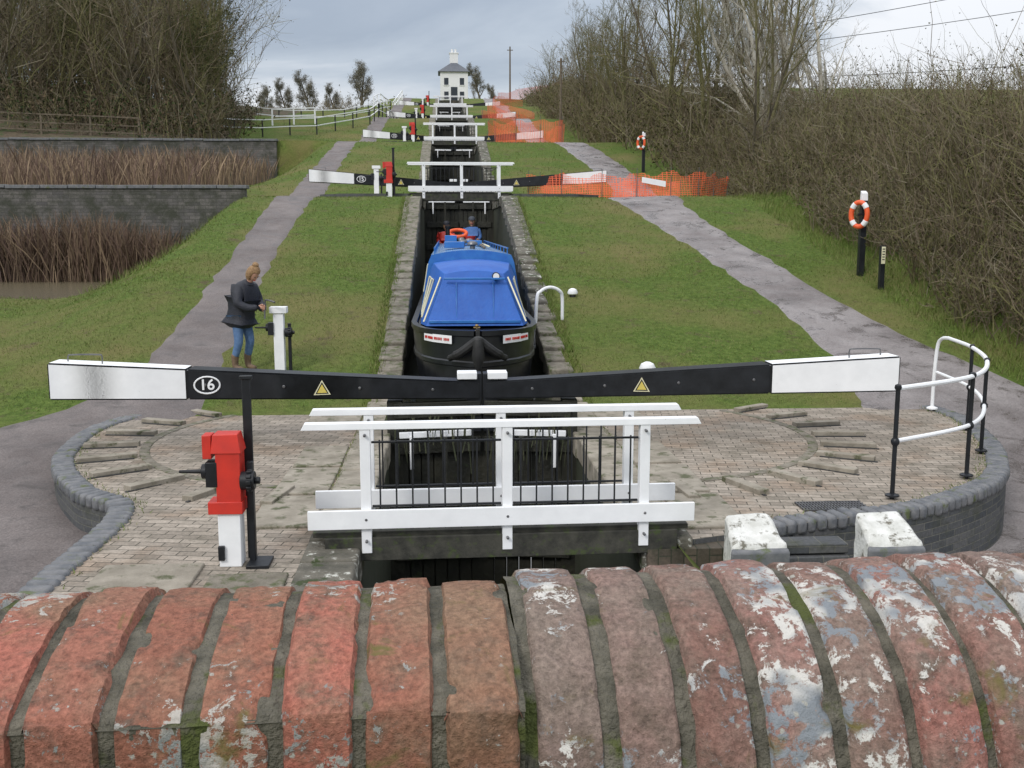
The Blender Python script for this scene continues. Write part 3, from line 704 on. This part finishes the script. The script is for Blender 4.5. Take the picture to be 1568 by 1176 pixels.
hand('hand_l',(.36,.075,1.01),(.85,-.5,.0),(0,0,1),w); hand('hand_r',(.385,-.065,1.045),(.85,.5,-.0),(0,0,1),w)
b=MB(); b.tube(cr([(.46,-.02,.86),(.46,0,1.12),(.5,.0,1.16),(.66,.0,1.13)],4),.014,0,8); b.tube([(.46,.0,1.0),(.46,0,1.1)],.02,0,8); b.obj('windlass',['metal'],parent=w)
def crew(name,x,y,z,rz,coat,hat,hairm='hair'):
    e=empty(name,(x,y,z),rz)
    skin('trousers',[(0,0,.92,.14),(0,.1,.84,.1),(.02,.11,.48,.075),(0,.11,.1,.055),(.12,.11,.05,.05),(0,-.1,.84,.1),(.0,-.11,.48,.075),(0,-.11,.1,.055),(.12,-.11,.05,.05)],[(0,1),(1,2),(2,3),(3,4),(0,5),(5,6),(6,7),(7,8)],'jeans',e)
    skin('jacket',[(0,0,1.0,.19),(0,0,.86,.2),(0,0,1.18,.19),(.0,0,1.36,.19),(.01,0,1.46,.08),(0,.19,1.4,.09),(.02,.26,1.15,.075),(.22,.2,1.06,.05),(0,-.19,1.4,.09),(.02,-.26,1.15,.075),(.22,-.2,1.08,.05)],
      [(0,1),(0,2),(2,3),(3,4),(3,5),(5,6),(6,7),(3,8),(8,9),(9,10)],coat,e)
    skin('neck',[(.01,0,1.46,.055),(.03,0,1.56,.05)],[(0,1)],'skin',e)
    head(e,(.03,0,1.63),.1,hair=hairm,bun=False,hat=hat)
    hand('hand_l',(.22,.2,1.06),(1,0,0),(0,0,1),e); hand('hand_r',(.22,-.2,1.08),(1,0,0),(0,0,1),e)
crew('man',.33,32.15,1.27,-1.6,'bluejk','cap'); crew('man',-.46,32.1,1.13,-1.5,'red','coat')
# ---------------------------------------------------------------- posts & signs
def buoypost(x,y,h=1.85):
    z=h1(x,y); b=MB()
    b.box((x,y,z+h*.43),(.13,.13,h*.92),0)
    b.hexa([(x-.066,y-.066,z+h*.88),(x+.066,y-.066,z+h*.88),(x+.066,y+.066,z+h*.88),(x-.066,y+.066,z+h*.88),(x-.06,y-.06,z+h*.97),(x+.06,y-.06,z+h*.97),(x+.06,y+.06,z+h),(x-.06,y+.06,z+h)],1)
    cx,cy,cz=x-.14,y-.12,z+h*.72; R=.24; c=[]
    for a in np.linspace(0,2*math.pi,25)[:-1]: c.append((cx+R*.55*math.cos(a)*1.0,cy-R*.5*math.cos(a),cz+R*math.sin(a)*1.1))
    b.tube(c,.055,2,10,closed=True)
    for i in (3,9,15,21): b.tube([c[i-1],c[i],c[(i+1)%24]],.06,1,10)
    b.box((x-.07,y-.05,z+h*.72),(.14,.04,.06),0)
    b.obj('lifebuoy_post',['black','white','orange'],bevel=.008)
buoypost(8.7,22.3); buoypost(8.3,46,1.75)
z=h1(8.75,21.3); b=MB(); b.box((8.75,21.3,z+.45),(.1,.1,.95),0); b.box((8.75,21.245,z+.72),(.085,.01,.36),1)
for i in range(5): b.box((8.75,21.238,z+.85-i*.055),(.055,.006,.02),2)
b.obj('marker_post',['black','cream','black'],bevel=.01)
def net(name,pts,h=1.0):
    P=cr([(x,y,0) for x,y in pts],5); V=[];F=[];uv=[];L=0
    for i,p in enumerate(P):
        if i: L+=(P[i]-P[i-1]).length
        z=h1(p.x,p.y); hh=h*(.8+.2*abs(math.cos(i*math.pi/5)))+random.uniform(-.05,.05); lean=random.uniform(-.12,.12)
        for j in range(4): V.append((p.x+lean*j/3,p.y+.08*math.sin(i*1.3+j),z+hh*j/3)); uv.append((L,hh*j/3))
    n=4
    for i in range(len(P)-1):
        for j in range(3): F.append((i*n+j,(i+1)*n+j,(i+1)*n+j+1,i*n+j+1))
    b=MB(); b.add(V,F); o=b.obj(name,['net','metal'])
    ul=o.data.uv_layers.new(name='UVMap')
    for l in o.data.loops: ul.data[l.index].uv=uv[l.vertex_index]
    b=MB()
    for x,y in pts: 
        z=h1(x,y); b.tube([(x,y,z-.1),(x,y,z+h*1.15)],.012,0,6)
    b.obj('pins',['metal'],parent=o); return o
net('safety_netting',[(2.5,37.3),(3.6,36.5),(4.9,35.6),(6.0,35.0),(7.1,34.7),(8.1,34.9),(8.8,35.6),(9.5,36.4)],.95)
net('safety_netting',[(3.2,40.5),(5,40),(6.8,39.6),(8.4,39.0)],.8)
net('safety_netting',[(2.2,56.5),(3.3,56.2),(4.6,56.0),(5.8,56.2),(5.9,59),(5.0,62)],1.25)
net('safety_netting',[(2.0,62),(4.2,63),(2.4,70),(4.5,74),(2.8,80)],1.0)
net('safety_netting',[(2.5,84),(5.5,86),(7.0,90),(4.0,100),(7.5,108)],1.1)
net('safety_netting',[(5.5,120),(9,126),(14,128)],1.4)
b=MB(); z=h1(6.3,34.6); b.hexa([(6.1,34.62,z+.6),(6.9,34.58,z+.45),(6.9,34.6,z+.45),(6.1,34.64,z+.6),(6.1,34.62,z+.78),(6.9,34.58,z+.64),(6.9,34.6,z+.64),(6.1,34.64,z+.78)],0); b.obj('warning_tape',['white'])
def rfence(name,pts,h,mp,mr,step=2,rails=(1,.55),r=.045,zoff=0):
    b=MB(); P=[Vector((x,y,0)) for x,y in pts]; Q=[]
    for i in range(len(P)-1):
        n=max(1,round((P[i+1]-P[i]).length/step)); Q+=[P[i].lerp(P[i+1],j/n) for j in range(n)]
    Q.append(P[-1]); Q=[Vector((q.x,q.y,h1(q.x,q.y)+zoff)) for q in Q]
    for q in Q: b.box((q.x,q.y,q.z+h*.47),(r*2,r*2,h),0)
    for f in rails:
        for a,c in zip(Q,Q[1:]): b.tube([a+Vector((0,-.03,h*f-.03)),c+Vector((0,-.03,h*f-.03))],r*.95,1,4)
    b.obj(name,[mp,mr])
rfence('white_rail_fence',[(-18,67.5),(-14,68.5),(-9,70.5),(-5.8,75),(-4.5,88)],1.1,'black','white',r=.04)
rfence('white_rail_fence',[(-16,88),(-9,90),(-5.5,97)],1.15,'black','white')
rfence('white_rail_fence',[(-7.2,100),(-6,112),(-5.5,125)],1.15,'white','white')
rfence('footbridge_rail_fence',[(-12.4,73.6),(-9.6,74.6)],1.1,'white','white',1.2,zoff=.15,r=.05)
rfence('wooden_fence',[(-50,57.0),(-34,57.3),(-22,57.6),(-17,58)],1.1,'woodf','woodf',2.2,(1,.6,.25),.05)
# ---------------------------------------------------------------- lock keepers house
hs=empty('lock_keepers_house',(.75,146,float(prof(146))+.2)); hs.scale=(1.18,1.18,1.22)
b=MB(); b.box((0,0,1.75),(3.2,3.2,3.9),0); b.obj('walls',['render'],parent=hs)
b=MB(); e=1.85; b.add([(-e,-e,3.65),(e,-e,3.65),(e,e,3.65),(-e,e,3.65),(-.25,-.25,4.85),(.25,-.25,4.85),(.25,.25,4.85),(-.25,.25,4.85)],[(0,1,5,4),(1,2,6,5),(2,3,7,6),(3,0,4,7),(3,2,1,0)],0); b.obj('roof',['slate'],parent=hs,smooth=False)
b=MB(); b.box((0,0,5.1),(.95,.7,1.4),0); b.box((0,0,5.85),(1.1,.8,.12),0); b.tube([(-.2,0,5.9),(-.2,0,6.3)],.12,0,8); b.tube([(.2,0,5.9),(.2,0,6.3)],.12,0,8); b.obj('chimney',['render','slate'],parent=hs)
b=MB()
for x,z,wd,ht in ((-.9,2.6,.5,.75),(.9,2.6,.5,.75),(-.9,1.1,.5,.8),(.9,1.1,.5,.8)): b.box((x,-1.61,z),(wd,.03,ht),0); b.box((x,-1.63,z-ht/2-.05),(wd+.15,.08,.07),1)
b.box((0,-1.61,1.0),(.75,.04,2.0),0)
b.obj('windows_and_door',['glass','render'],parent=hs)
b=MB(); z=h1(7.2,125); b.tube([(7.2,125,z),(7.2,125,z+6.2)],[.11,.08],0,8); b.box((7.2,125,z+5.8),(.7,.1,.08),0); b.obj('telegraph_pole',['woodf'])
b=MB(); z=h1(6.9,68); b.tube([(7.0,68,z),(7.0,68,z+5.2)],[.09,.07],0,8); b.box((7.0,68,z+5.0),(.5,.06,.06),0); b.obj('telegraph_pole',['woodf'])
b=MB()
for z0_,z1_ in ((14.2,15.7),(15.3,17.2),(11.9,12.6)):
    pts=[(12+t*40,60,z0_+(z1_-z0_)*((12+t*40-23.9)/9.4)-.5*math.sin(math.pi*t)) for t in np.linspace(0,1,14)]
    b.tube(pts,.022,0,4)
b.obj('power_lines',['black'])
# ---------------------------------------------------------------- vegetation
def prisms(P,Q,R0,R1,n):
    P=np.array(P);Q=np.array(Q);R0=np.array(R0)[:,None];R1=np.array(R1)[:,None]
    d=Q-P; d/=np.linalg.norm(d,axis=1)[:,None]+1e-9
    ref=np.where(np.abs(d[:,2:3])>.9,np.array([[1.,0,0]]),np.array([[0,0,1.]])); u=np.cross(d,ref); u/=np.linalg.norm(u,axis=1)[:,None]; w=np.cross(d,u)
    N=len(P); V=np.zeros((N,2*n,3))
    for k in range(n):
        a=2*math.pi*k/n; o=u*math.cos(a)+w*math.sin(a); V[:,k]=P+o*R0; V[:,n+k]=Q+o*R1
    base=(np.arange(N)*2*n)[:,None]; F=[]
    for k in range(n):
        k2=(k+1)%n; F.append(np.concatenate([base+k,base+k2,base+n+k2,base+n+k],1))
    return V.reshape(-1,3),np.concatenate(F,0)
def gen_tree(name,seed,h,r,mats,spread=.75,startf=.25,nch=(13,8,8),ivy=0,multi=1,lsz=(.03,.075),allover=False):
    R=random.Random(seed); segs=[]
    nseg=[7,5,4,2]; wob=[.12,.22,.28,.35]; upv=[.05,.12,.08,.03]
    def rv(): return Vector((R.gauss(0,1),R.gauss(0,1),R.gauss(0,1)))
    def br(p,d,L,rr,lv):
        n=nseg[lv]; pts=[(p.copy(),d.copy(),rr)]
        for i in range(n):
            d=(d+rv()*wob[lv]*.6+Vector((0,0,upv[lv]))).normalized(); q=p+d*(L/n); r1=rr*(1-.8*(i+1)/n) if lv<3 else rr*(1-.6*(i+1)/n)
            r0=pts[-1][2]; segs.append((p,q,r0,r1,lv)); p=q; pts.append((p.copy(),d.copy(),r1))
        if lv<3:
            for c in range(nch[lv]):
                t=R.uniform(startf if lv==0 else .2,1)*n; i=min(int(t),n-1); f=t-i
                a=pts[i][0].lerp(pts[i+1][0],f); dd=pts[i+1][1]; rr2=pts[i][2]*(1-f)+pts[i+1][2]*f
                side=rv(); side=(side-dd*side.dot(dd)).normalized(); sp=spread*R.uniform(.7,1.3)
                nd=(dd+side*sp).normalized()
                Lc=L*(.5 if lv==0 else .5)*R.uniform(.6,1.15)*(1-.45*t/n)
                br(a,nd,Lc,max(.007,rr2*.55),lv+1)
    for m in range(multi):
        d=Vector((R.gauss(0,.12),R.gauss(0,.12),1)) if multi==1 else Vector((R.gauss(0,.3),R.gauss(0,.3),1)).normalized()
        br(Vector((R.gauss(0,.2)*(multi>1),R.gauss(0,.2)*(multi>1),-.3)),d,h*R.uniform(.85,1),r,0)
    big=[s for s in segs if s[2]>.035]; sm=[s for s in segs if s[2]<=.035]
    V1,F1=prisms([s[0] for s in big],[s[1] for s in big],[s[2] for s in big],[s[3] for s in big],6)
    V2,F2=prisms([s[0] for s in sm],[s[1] for s in sm],[s[2] for s in sm],[max(.005,s[3]) for s in sm],3)
    V=np.concatenate([V1,V2]); F=np.concatenate([F1,F2+len(V1)]); mi=np.concatenate([np.zeros(len(F1)),np.ones(len(F2))])
    if ivy:
        pool=[s for s in segs if s[4]>=2] if allover else segs
        S_=[R.choice(pool) for _ in range(ivy)]; zmax=h*.7
        C=np.array([s[0].lerp(s[1],R.random())+rv()*.1 for s in S_ if allover or (s[0].z<zmax and R.random()>.6*(s[0].z/zmax))])
        sz=rng.uniform(*lsz,len(C))[:,None,None]; a=rng.normal(0,1,(len(C),4,3)); a=a/np.linalg.norm(a,axis=2)[:,:,None]
        VI=(C[:,None,:]+a*sz); o=len(V); V=np.concatenate([V,VI.reshape(-1,3)]); F=np.concatenate([F,np.arange(len(C)*4).reshape(-1,4)+o]); mi=np.concatenate([mi,2+(rng.random(len(C))<.5)])
    return np_obj(name,V,F,mats,mi,data_only=True)
TM=[gen_tree('bare_tree_a',1,12,.14,['barkgreen','twig2','leafdark','leafolive'],.75,.15,(14,9,9),9000),
    gen_tree('bare_tree_b',2,13,.15,['bark','twig1','leafolive','leafbrown'],.7,.15,(14,9,9),3000),
    gen_tree('bare_tree_c',3,11,.12,['bark','twig3','leafolive','leafbrown'],.8,.12,(12,8,8),1200,2),
    gen_tree('bare_tree_d',4,12,.11,['barkgreen','twig2','leafolive','leafolive'],.65,.12,(11,8,7),400,3)]
TP=gen_tree('pale_tree',5,10,.15,['barkpale','barkpale','leafolive','leafolive'],.75,.12,(13,8,6),0,2)
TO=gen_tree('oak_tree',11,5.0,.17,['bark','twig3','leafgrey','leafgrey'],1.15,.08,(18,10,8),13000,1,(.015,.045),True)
def place(me,name,x,y,s=1,rz=None,sink=.1,sz=1):
    o=bpy.data.objects.new(name,me); o.location=(x,y,h1(x,y)-sink); o.scale=(s,s,s*sz); o.rotation_euler=(0,0,random.uniform(0,6.28) if rz is None else rz); link(o)
for i in range(44):
    y=random.uniform(64,112); edge=-14.8-(y-62)*.18; x=edge-abs(random.gauss(0,13))
    if x<-52: x=random.uniform(-50,-20)
    place(TM[[1,0,2,1][i%4]],'woodland_tree',x,y,random.uniform(.85,1.2))
cnt=0
for x,y,s in ((-14.2,62.5,.8),(-15.2,63,.85),(-17.3,64,1.0),(-20,62,1.0),(-23,63.5,1.05),(-27,62.5,1.0),(-31,63,1.1),(-36,63,1.1),(-41,64,1.1),(-25,60.5,.8),(-33,60.5,.8)): place(TM[[1,0,2][cnt%3]],'woodland_tree',x,y,s); cnt+=1
for x,y,s,t in ((11,38,.62,2),(12.5,43,.85,3),(11.5,48,.78,3),(14,50,1.0,2),(11,54,.85,3),(12.5,58,1.0,2),(15,60,1.05,3),(10.5,63,.8,2),(11.5,68,.85,3),(10.3,74,.68,2),(10.8,80,.66,3),(10.5,87,.62,2),(11.5,94,.6,2),(13,100,.6,3),(17,54,1.1,3),(10,105,.5,3),(18.5,58,.9,2),(9.6,70,.6,3),(9.8,59,.7,3)):
    place(TM[t],'bare_tree',x,y,s)
for x,y,s in ((16.2,49,1.1),(14.8,47,1.0),(17.6,48,.9)): place(TP,'pale_bark_tree',x,y,s)
for x,y,s in ((-13.4,168,2.1),(-22.0,176,1.9),(-26.5,178,1.7),(-31,182,1.7),(-18.3,174,1.45),(-37,186,1.9),(-45,190,2.0),(5.2,160,1.4),(7.5,166,1.0)): place(TO,'oak_tree',x,y,s)
def ribbons(P,W,seed=0):
    N,k,_=P.shape; d=P[:,-1]-P[:,0]; rnd=rng.normal(0,1,(N,3)); s=np.cross(d,rnd); s/=np.linalg.norm(s,axis=1)[:,None]+1e-9
    A=P+s[:,None,:]*W[:,:,None]; B=P-s[:,None,:]*W[:,:,None]
    V=np.stack([A,B],2).reshape(-1,3); base=(np.arange(N)*2*k)[:,None]; F=[]
    for i in range(k-1): F.append(np.concatenate([base+2*i,base+2*i+1,base+2*i+3,base+2*i+2],1))
    return V,np.stack(F,1).reshape(-1,4)
def shrubs(name,X,Y,Ht,mats,w=.012,side=7,leaves=0,lsz=(.03,.07),spread=.35,leafp=None,tp=(.4,.38,.22)):
    N=len(X); Zb=H(X,Y); k=5; P=np.zeros((N,k,3)); P[:,0]=np.stack([X,Y,Zb-.05],1)
    d=np.stack([rng.normal(0,spread,N),rng.normal(0,spread,N),np.ones(N)],1); d/=np.linalg.norm(d,axis=1)[:,None]
    for i in range(1,k):
        d=d+rng.normal(0,.16,(N,3)); d/=np.linalg.norm(d,axis=1)[:,None]; P[:,i]=P[:,i-1]+d*(Ht/(k-1))[:,None]
    W=np.linspace(1,.3,k)[None,:]*w*rng.uniform(.6,1.5,N)[:,None]
    Vs,Fs=[],[]; V,F=ribbons(P,W); Vs.append(V);Fs.append(F); mi=[np.repeat(rng.choice(3,N,p=tp),k-1)]
    off=len(V); tips=[]
    for sidx in range(side):
        t=rng.uniform(.8,k-1.01,N); i=t.astype(int); f=(t-i)[:,None]; a=P[np.arange(N),i]*(1-f)+P[np.arange(N),i+1]*f
        dd=P[np.arange(N),i+1]-P[np.arange(N),i]; dd/=np.linalg.norm(dd,axis=1)[:,None]
        e=dd+rng.normal(0,.6,(N,3)); e/=np.linalg.norm(e,axis=1)[:,None]; L=(Ht*rng.uniform(.12,.34,N))[:,None]
        q1=a+e*L*.5; e2=e+rng.normal(0,.25,(N,3))+np.array([0,0,.15]); q2=q1+e2*L*.5
        PP=np.stack([a,q1,q2],1); WW=np.array([[.6,.45,.2]])*w*np.ones((N,1)); V,F=ribbons(PP,WW); Vs.append(V);Fs.append(F+off); off+=len(V); mi.append(np.repeat(rng.choice(3,N,p=tp),2)); tips+=[q1,q2]
    if leaves:
        T=np.concatenate(tips); idx=rng.integers(0,len(T),leaves); C=T[idx]+rng.normal(0,.12,(leaves,3))
        a=rng.normal(0,1,(leaves,4,3)); a/=np.linalg.norm(a,axis=2)[:,:,None]; V=C[:,None,:]+a*rng.uniform(*lsz,leaves)[:,None,None]
        Vs.append(V.reshape(-1,3)); Fs.append(np.arange(leaves*4).reshape(-1,4)+off); mi.append(3+rng.choice(2,leaves,p=leafp or [.5,.5]))
    np_obj(name,np.concatenate(Vs),np.concatenate(Fs),mats,np.concatenate(mi))
hm=['twig1','twig2','twig3','leafolive','leafbrown']
N=7000; Y=13+rng.random(N)**1.3*32; X=9.5+rng.random(N)**1.1*6.0+.3*np.sin(Y*.9)+.15*np.sin(Y*2.3); 
Ht=(1.3+ss(9.3,12.5,X)*2.6)*rng.uniform(.7,1.2,N)*(1+.15*np.sin(Y*.6)+.12*np.sin(Y*1.7+X)); Ht*=np.interp(Y,[13,18,24,30,45],[1.15,1.08,.85,.66,.62])
shrubs('hedge',X,Y,Ht,hm,.012,7,60000,(.018,.045),leafp=[.7,.3])
N=4500; Y=rng.uniform(44,125,N); X=np.interp(Y,[44,60,80,125],[9.4,8.0,8.2,8.8])+rng.random(N)*5; Ht=rng.uniform(1.4,3.3,N)*(1+.25*np.sin(Y*.5))*np.interp(Y,[44,70,100,125],[.85,1.05,1.0,.5])
shrubs('hedge',X,Y,Ht,hm,.02,6,36000,(.04,.09),leafp=[.7,.3])
N=230; Y=rng.uniform(42,100,N); X=10+rng.random(N)*6; shrubs('sapling_thicket',X,Y,rng.uniform(3.5,7.0,N),hm,.022,20,4000,(.03,.06),.16,[.6,.4])
N=4000; X=-rng.uniform(13.4,55,N); Y=rng.uniform(57.5,75,N); shrubs('woodland_undergrowth',X,Y,rng.uniform(.8,3.0,N),['twig1','twig2','twig3','leafdark','leafbrown'],.018,6,40000,(.05,.12),leafp=[.45,.55])
N=1500; Y=rng.uniform(60,95,N); X=-13.2-(Y-60)*.17-rng.random(N)*34; shrubs('sapling_thicket',X,Y,rng.uniform(4.5,10.5,N)*np.clip((-X-11)/6,.5,1),['twig1','twig2','twig3','leafolive','leafbrown'],.03,20,36000,(.04,.09),.15,[.55,.45])
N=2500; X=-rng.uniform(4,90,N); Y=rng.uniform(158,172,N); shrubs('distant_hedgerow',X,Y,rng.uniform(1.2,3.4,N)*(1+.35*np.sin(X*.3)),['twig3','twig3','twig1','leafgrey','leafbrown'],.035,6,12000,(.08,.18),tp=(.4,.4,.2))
N=1500; X=rng.uniform(15.0,36,N); Y=rng.uniform(20,60,N); shrubs('distant_hedgerow',X,Y,rng.uniform(1.3,3.0,N)*(1+.35*np.sin(X*.9+Y*.3)),hm,.016,7,12000,(.03,.07))
def reeds(X,Y,h0,h1_):
    N=len(X); Zb=H(X,Y)+.05; hh=rng.uniform(h0,h1_,N)*(1+.15*np.sin(X*.9)*np.sin(Y*.7+X*.3)); k=4; P=np.zeros((N,k,3)); d=rng.normal(0,.11,(N,2)); 
    for i in range(k):
        t=i/(k-1); P[:,i,0]=X+d[:,0]*hh*t*(1+t); P[:,i,1]=Y+d[:,1]*hh*t*(1+t); P[:,i,2]=Zb+hh*t*(1-.08*t)
    W=np.array([[1,1,1.6,.3]])*.009*rng.uniform(.7,1.7,N)[:,None]; V,F=ribbons(P,W)
    np_obj('reed_bed',V,F,['reed1','reed2'],np.repeat((rng.random(N)<.5).astype(int),k-1))
N=7500; reeds(-9.0-rng.random(N)*19,32.6+1.2*rng.random(N)**.8,1.4,2.5)
N=13000; reeds(-9.2-rng.random(N)*28,35+rng.random(N)*19.4,1.0,1.75)
def onpath(x,y):
    a=(x>np.interp(y,PL[0],PL[1])+.03)&(x<np.interp(y,PL[0],PL[2])-.03)
    b_=(x>np.interp(y,PR[0],PR[1])+.03)&(x<np.interp(y,PR[0],PR[2])-.03); return a|b_
def blades(n,x0,x1,y0,y1,hmin,hmax,w,coping=1.5):
    X=rng.uniform(x0,x1,n);Y=rng.uniform(y0,y1,n); ok=~onpath(X,Y)&(np.abs(X)>coping)
    ok&=~((X<-8.5)&(Y>24.7)&(Y<34.2)); X=X[ok];Y=Y[ok]; return X,Y,rng.uniform(hmin,hmax,len(X)),np.full(len(X),w)
parts=[blades(80000,-11.5,9.9,15.1,24,.02,.05,.006),blades(60000,-11,9.9,22,40,.025,.06,.009),blades(15000,-10,8,40,75,.05,.1,.016)]
parts.append(blades(14000,8.6,10.6,13,36,.06,.24,.007)); parts.append(blades(3000,-8.8,-7.2,24,33,.06,.25,.008))
parts.append(blades(3500,1.5,1.75,15.2,31,.04,.13,.007)); parts.append(blades(3500,-1.75,-1.5,15.2,31,.04,.13,.007))
X,Y,hh,ww=[np.concatenate([p[i] for p in parts]) for i in range(4)]; n=len(X); a=rng.uniform(0,6.28,n); Zb=H(X,Y)-.005
def extra(Xe,Ye,Ze,he):
    global X,Y,hh,ww,a,Zb
    m=len(Xe); X=np.concatenate([X,Xe]);Y=np.concatenate([Y,Ye]);Zb=np.concatenate([Zb,Ze]);hh=np.concatenate([hh,he]);ww=np.concatenate([ww,np.full(m,.005)]);a=np.concatenate([a,rng.uniform(0,6.28,m)])
for line,nn in ((RR,700),(RL,500)):
    L_=np.array(line); idx=rng.integers(4,len(L_)-1,nn); cxy=L_[idx]+rng.normal(0,.05,(nn,2))+np.array([-.22 if line is RR else .22,.12])
    extra(cxy[:,0],cxy[:,1],np.zeros(nn),rng.uniform(.01,.05,nn))
extra(rng.choice([-1.64,1.64],1200)+rng.normal(0,.02,1200),9+6*rng.random(1200),np.full(1200,.01),rng.uniform(.01,.05,1200))
n=len(X); tip=rng.normal(0,.45,(n,2))*hh[:,None]
V=np.zeros((n,3,3)); V[:,0]=np.stack([X-np.cos(a)*ww,Y-np.sin(a)*ww,Zb],1); V[:,1]=np.stack([X+np.cos(a)*ww,Y+np.sin(a)*ww,Zb],1); V[:,2]=np.stack([X+tip[:,0],Y+tip[:,1],Zb+hh],1)
np_obj('grass',V.reshape(-1,3),np.arange(n*3).reshape(-1,3),['blade1','blade2'],(rng.random(n)<.3).astype(int))
# ---------------------------------------------------------------- foreground parapet
par=empty('brick_parapet_wall',(-.4,1.2,-.004),.036)
profL=[(.16,2.02),(.155,2.14),(.12,2.2),(.06,2.240),(0,2.253),(-.07,2.248),(-.14,2.234),(-.18,2.221),(-.205,2.211),(-.217,2.203),(-.222,2.187),(-.223,2.08),(-.223,1.95),(-.223,1.7)]
profR=[(.17,2.0),(.165,2.12),(.13,2.2),(.07,2.248),(0,2.263),(-.07,2.252),(-.13,2.229),(-.18,2.192),(-.215,2.14),(-.24,2.07),(-.25,1.98),(-.253,1.85),(-.253,1.7)]
def dens(pr,n): 
    q=cr([(0,a,z) for a,z in pr],n); return [(p.y,p.z) for p in q]
def brick(b,x0,x1,pr,seed,er,inset=0,nx=14,edge=.008,amp=1):
    P=dens(pr,7); N=len(P); vs=[];jy=random.uniform(-.005,.005); jz=random.uniform(-.004,.004); jx=random.uniform(-.02,.02)
    if amp==0: jy=jz=jx=0
    for i,(y,z) in enumerate(P):
        a=P[max(i-1,0)]; c=P[min(i+1,N-1)]; ty,tz=c[0]-a[0],c[1]-a[1]; l=math.hypot(ty,tz); ny,nz_=tz/l,-ty/l
        if (ny*(y)+nz_*(z-2.0))<0: ny,nz_=-ny,-nz_
        for k in range(nx+1):
            u=k/nx; x=x0+(x1-x0)*u; e=min(u,1-u)*(x1-x0)
            drop=er*(1-math.sqrt(max(0,1-(1-min(e/er,1))**2))) if er>0 else 0
            nn=.0022*noise.noise(Vector((x*60,y*60,z*60+seed)))+.0022*noise.noise(Vector((x*16+seed,y*16,z*16)))
            ch=max(0,noise.noise(Vector((x*26,y*26+seed*3,z*26)))-.33)*.022*(1.5 if e<.012 else .45)*amp
            o=-drop+nn*(amp or .5)-ch-inset
            xx=x+jx*(y)*.35+.0018*noise.noise(Vector((y*30,z*30,seed+(0 if u<.5 else 5))))
            if k in(0,nx): o-=edge
            vs.append((xx,y+jy+ny*o,z+jz+nz_*o))
    fs=[(i*(nx+1)+k,i*(nx+1)+k+1,(i+1)*(nx+1)+k+1,(i+1)*(nx+1)+k) for i in range(N-1) for k in range(nx)]
    b.add(vs,fs)
bL=MB(); bR=MB(); x=.018
xl=x-.003; i=0
while xl>-1.3:
    w=random.uniform(.071,.079); brick(bL,xl-w,xl,profL,i*3.7,.0045); xl-=w+random.uniform(.007,.010); i+=1
xr=x+.012
while xr<1.9:
    w=random.uniform(.068,.08); brick(bR,xr,xr+w,profR,50+i*2.9,.011); xr+=w+random.uniform(.008,.012); i+=1
bL.obj('coping_bricks',['fgL'],parent=par,ang=60); bR.obj('weathered_coping_bricks',['fgR'],parent=par,ang=60)
b=MB(); brick(b,-1.35,.018,profL,300,.0,.007,160,0,0); b.obj('mortar_left',['mortar'],parent=par,ang=80)
b=MB(); brick(b,.019,1.95,profR,400,.0,.0095,200,0,0); b.obj('mortar_right',['mortar'],parent=par,ang=80)
# ---------------------------------------------------------------- world & light
W=bpy.data.worlds.new('World'); S.world=W; W.use_nodes=True; t=W.node_tree; bg=t.nodes['Background']
EL=rad(36); az=rad(215)
sky=t.nodes.new('ShaderNodeTexSky'); sky.sky_type='NISHITA'; sky.sun_disc=False; sky.sun_elevation=EL; sky.sun_rotation=az
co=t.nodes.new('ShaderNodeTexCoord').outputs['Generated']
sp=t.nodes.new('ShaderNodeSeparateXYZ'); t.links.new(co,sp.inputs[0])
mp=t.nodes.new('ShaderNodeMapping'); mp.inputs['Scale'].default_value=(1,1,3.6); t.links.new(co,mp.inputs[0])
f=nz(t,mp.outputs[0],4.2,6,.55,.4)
def math_(op,a,b_,c=None):
    n=t.nodes.new('ShaderNodeMath'); n.operation=op
    for i,v in enumerate((a,b_,c)):
        if v is None: continue
        if isinstance(v,(int,float)): n.inputs[i].default_value=v
        else: t.links.new(v,n.inputs[i])
    return n.outputs[0]
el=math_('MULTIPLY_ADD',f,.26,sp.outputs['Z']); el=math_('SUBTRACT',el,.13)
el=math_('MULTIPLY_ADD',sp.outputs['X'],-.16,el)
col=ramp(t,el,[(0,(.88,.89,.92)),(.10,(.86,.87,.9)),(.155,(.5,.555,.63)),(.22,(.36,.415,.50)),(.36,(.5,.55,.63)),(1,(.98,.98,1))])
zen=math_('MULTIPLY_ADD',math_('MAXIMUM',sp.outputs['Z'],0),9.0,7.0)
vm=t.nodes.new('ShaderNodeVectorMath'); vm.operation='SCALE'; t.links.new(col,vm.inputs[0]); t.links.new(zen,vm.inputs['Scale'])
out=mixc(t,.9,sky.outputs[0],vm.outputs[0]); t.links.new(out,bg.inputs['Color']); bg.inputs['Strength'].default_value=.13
L=bpy.data.lights.new('sun','SUN'); L.energy=1.4; L.angle=rad(14); L.color=(1,.96,.9)
so=bpy.data.objects.new('sun',L); link(so)
d=Vector((math.sin(az)*math.cos(EL),math.cos(az)*math.cos(EL),math.sin(EL)))
so.rotation_euler=d.to_track_quat('Z','Y').to_euler()
S.view_settings.view_transform='Standard'; S.view_settings.look='None'; S.view_settings.exposure=0
cam=bpy.data.cameras.new('camera'); cam.lens=36; cam.sensor_width=36; cam.clip_end=4000; cam.clip_start=.05
co_=bpy.data.objects.new('camera',cam); link(co_); co_.location=(-.45,0,2.68); co_.rotation_euler=(rad(90-8.63),0,-rad(3.61)); S.camera=co_
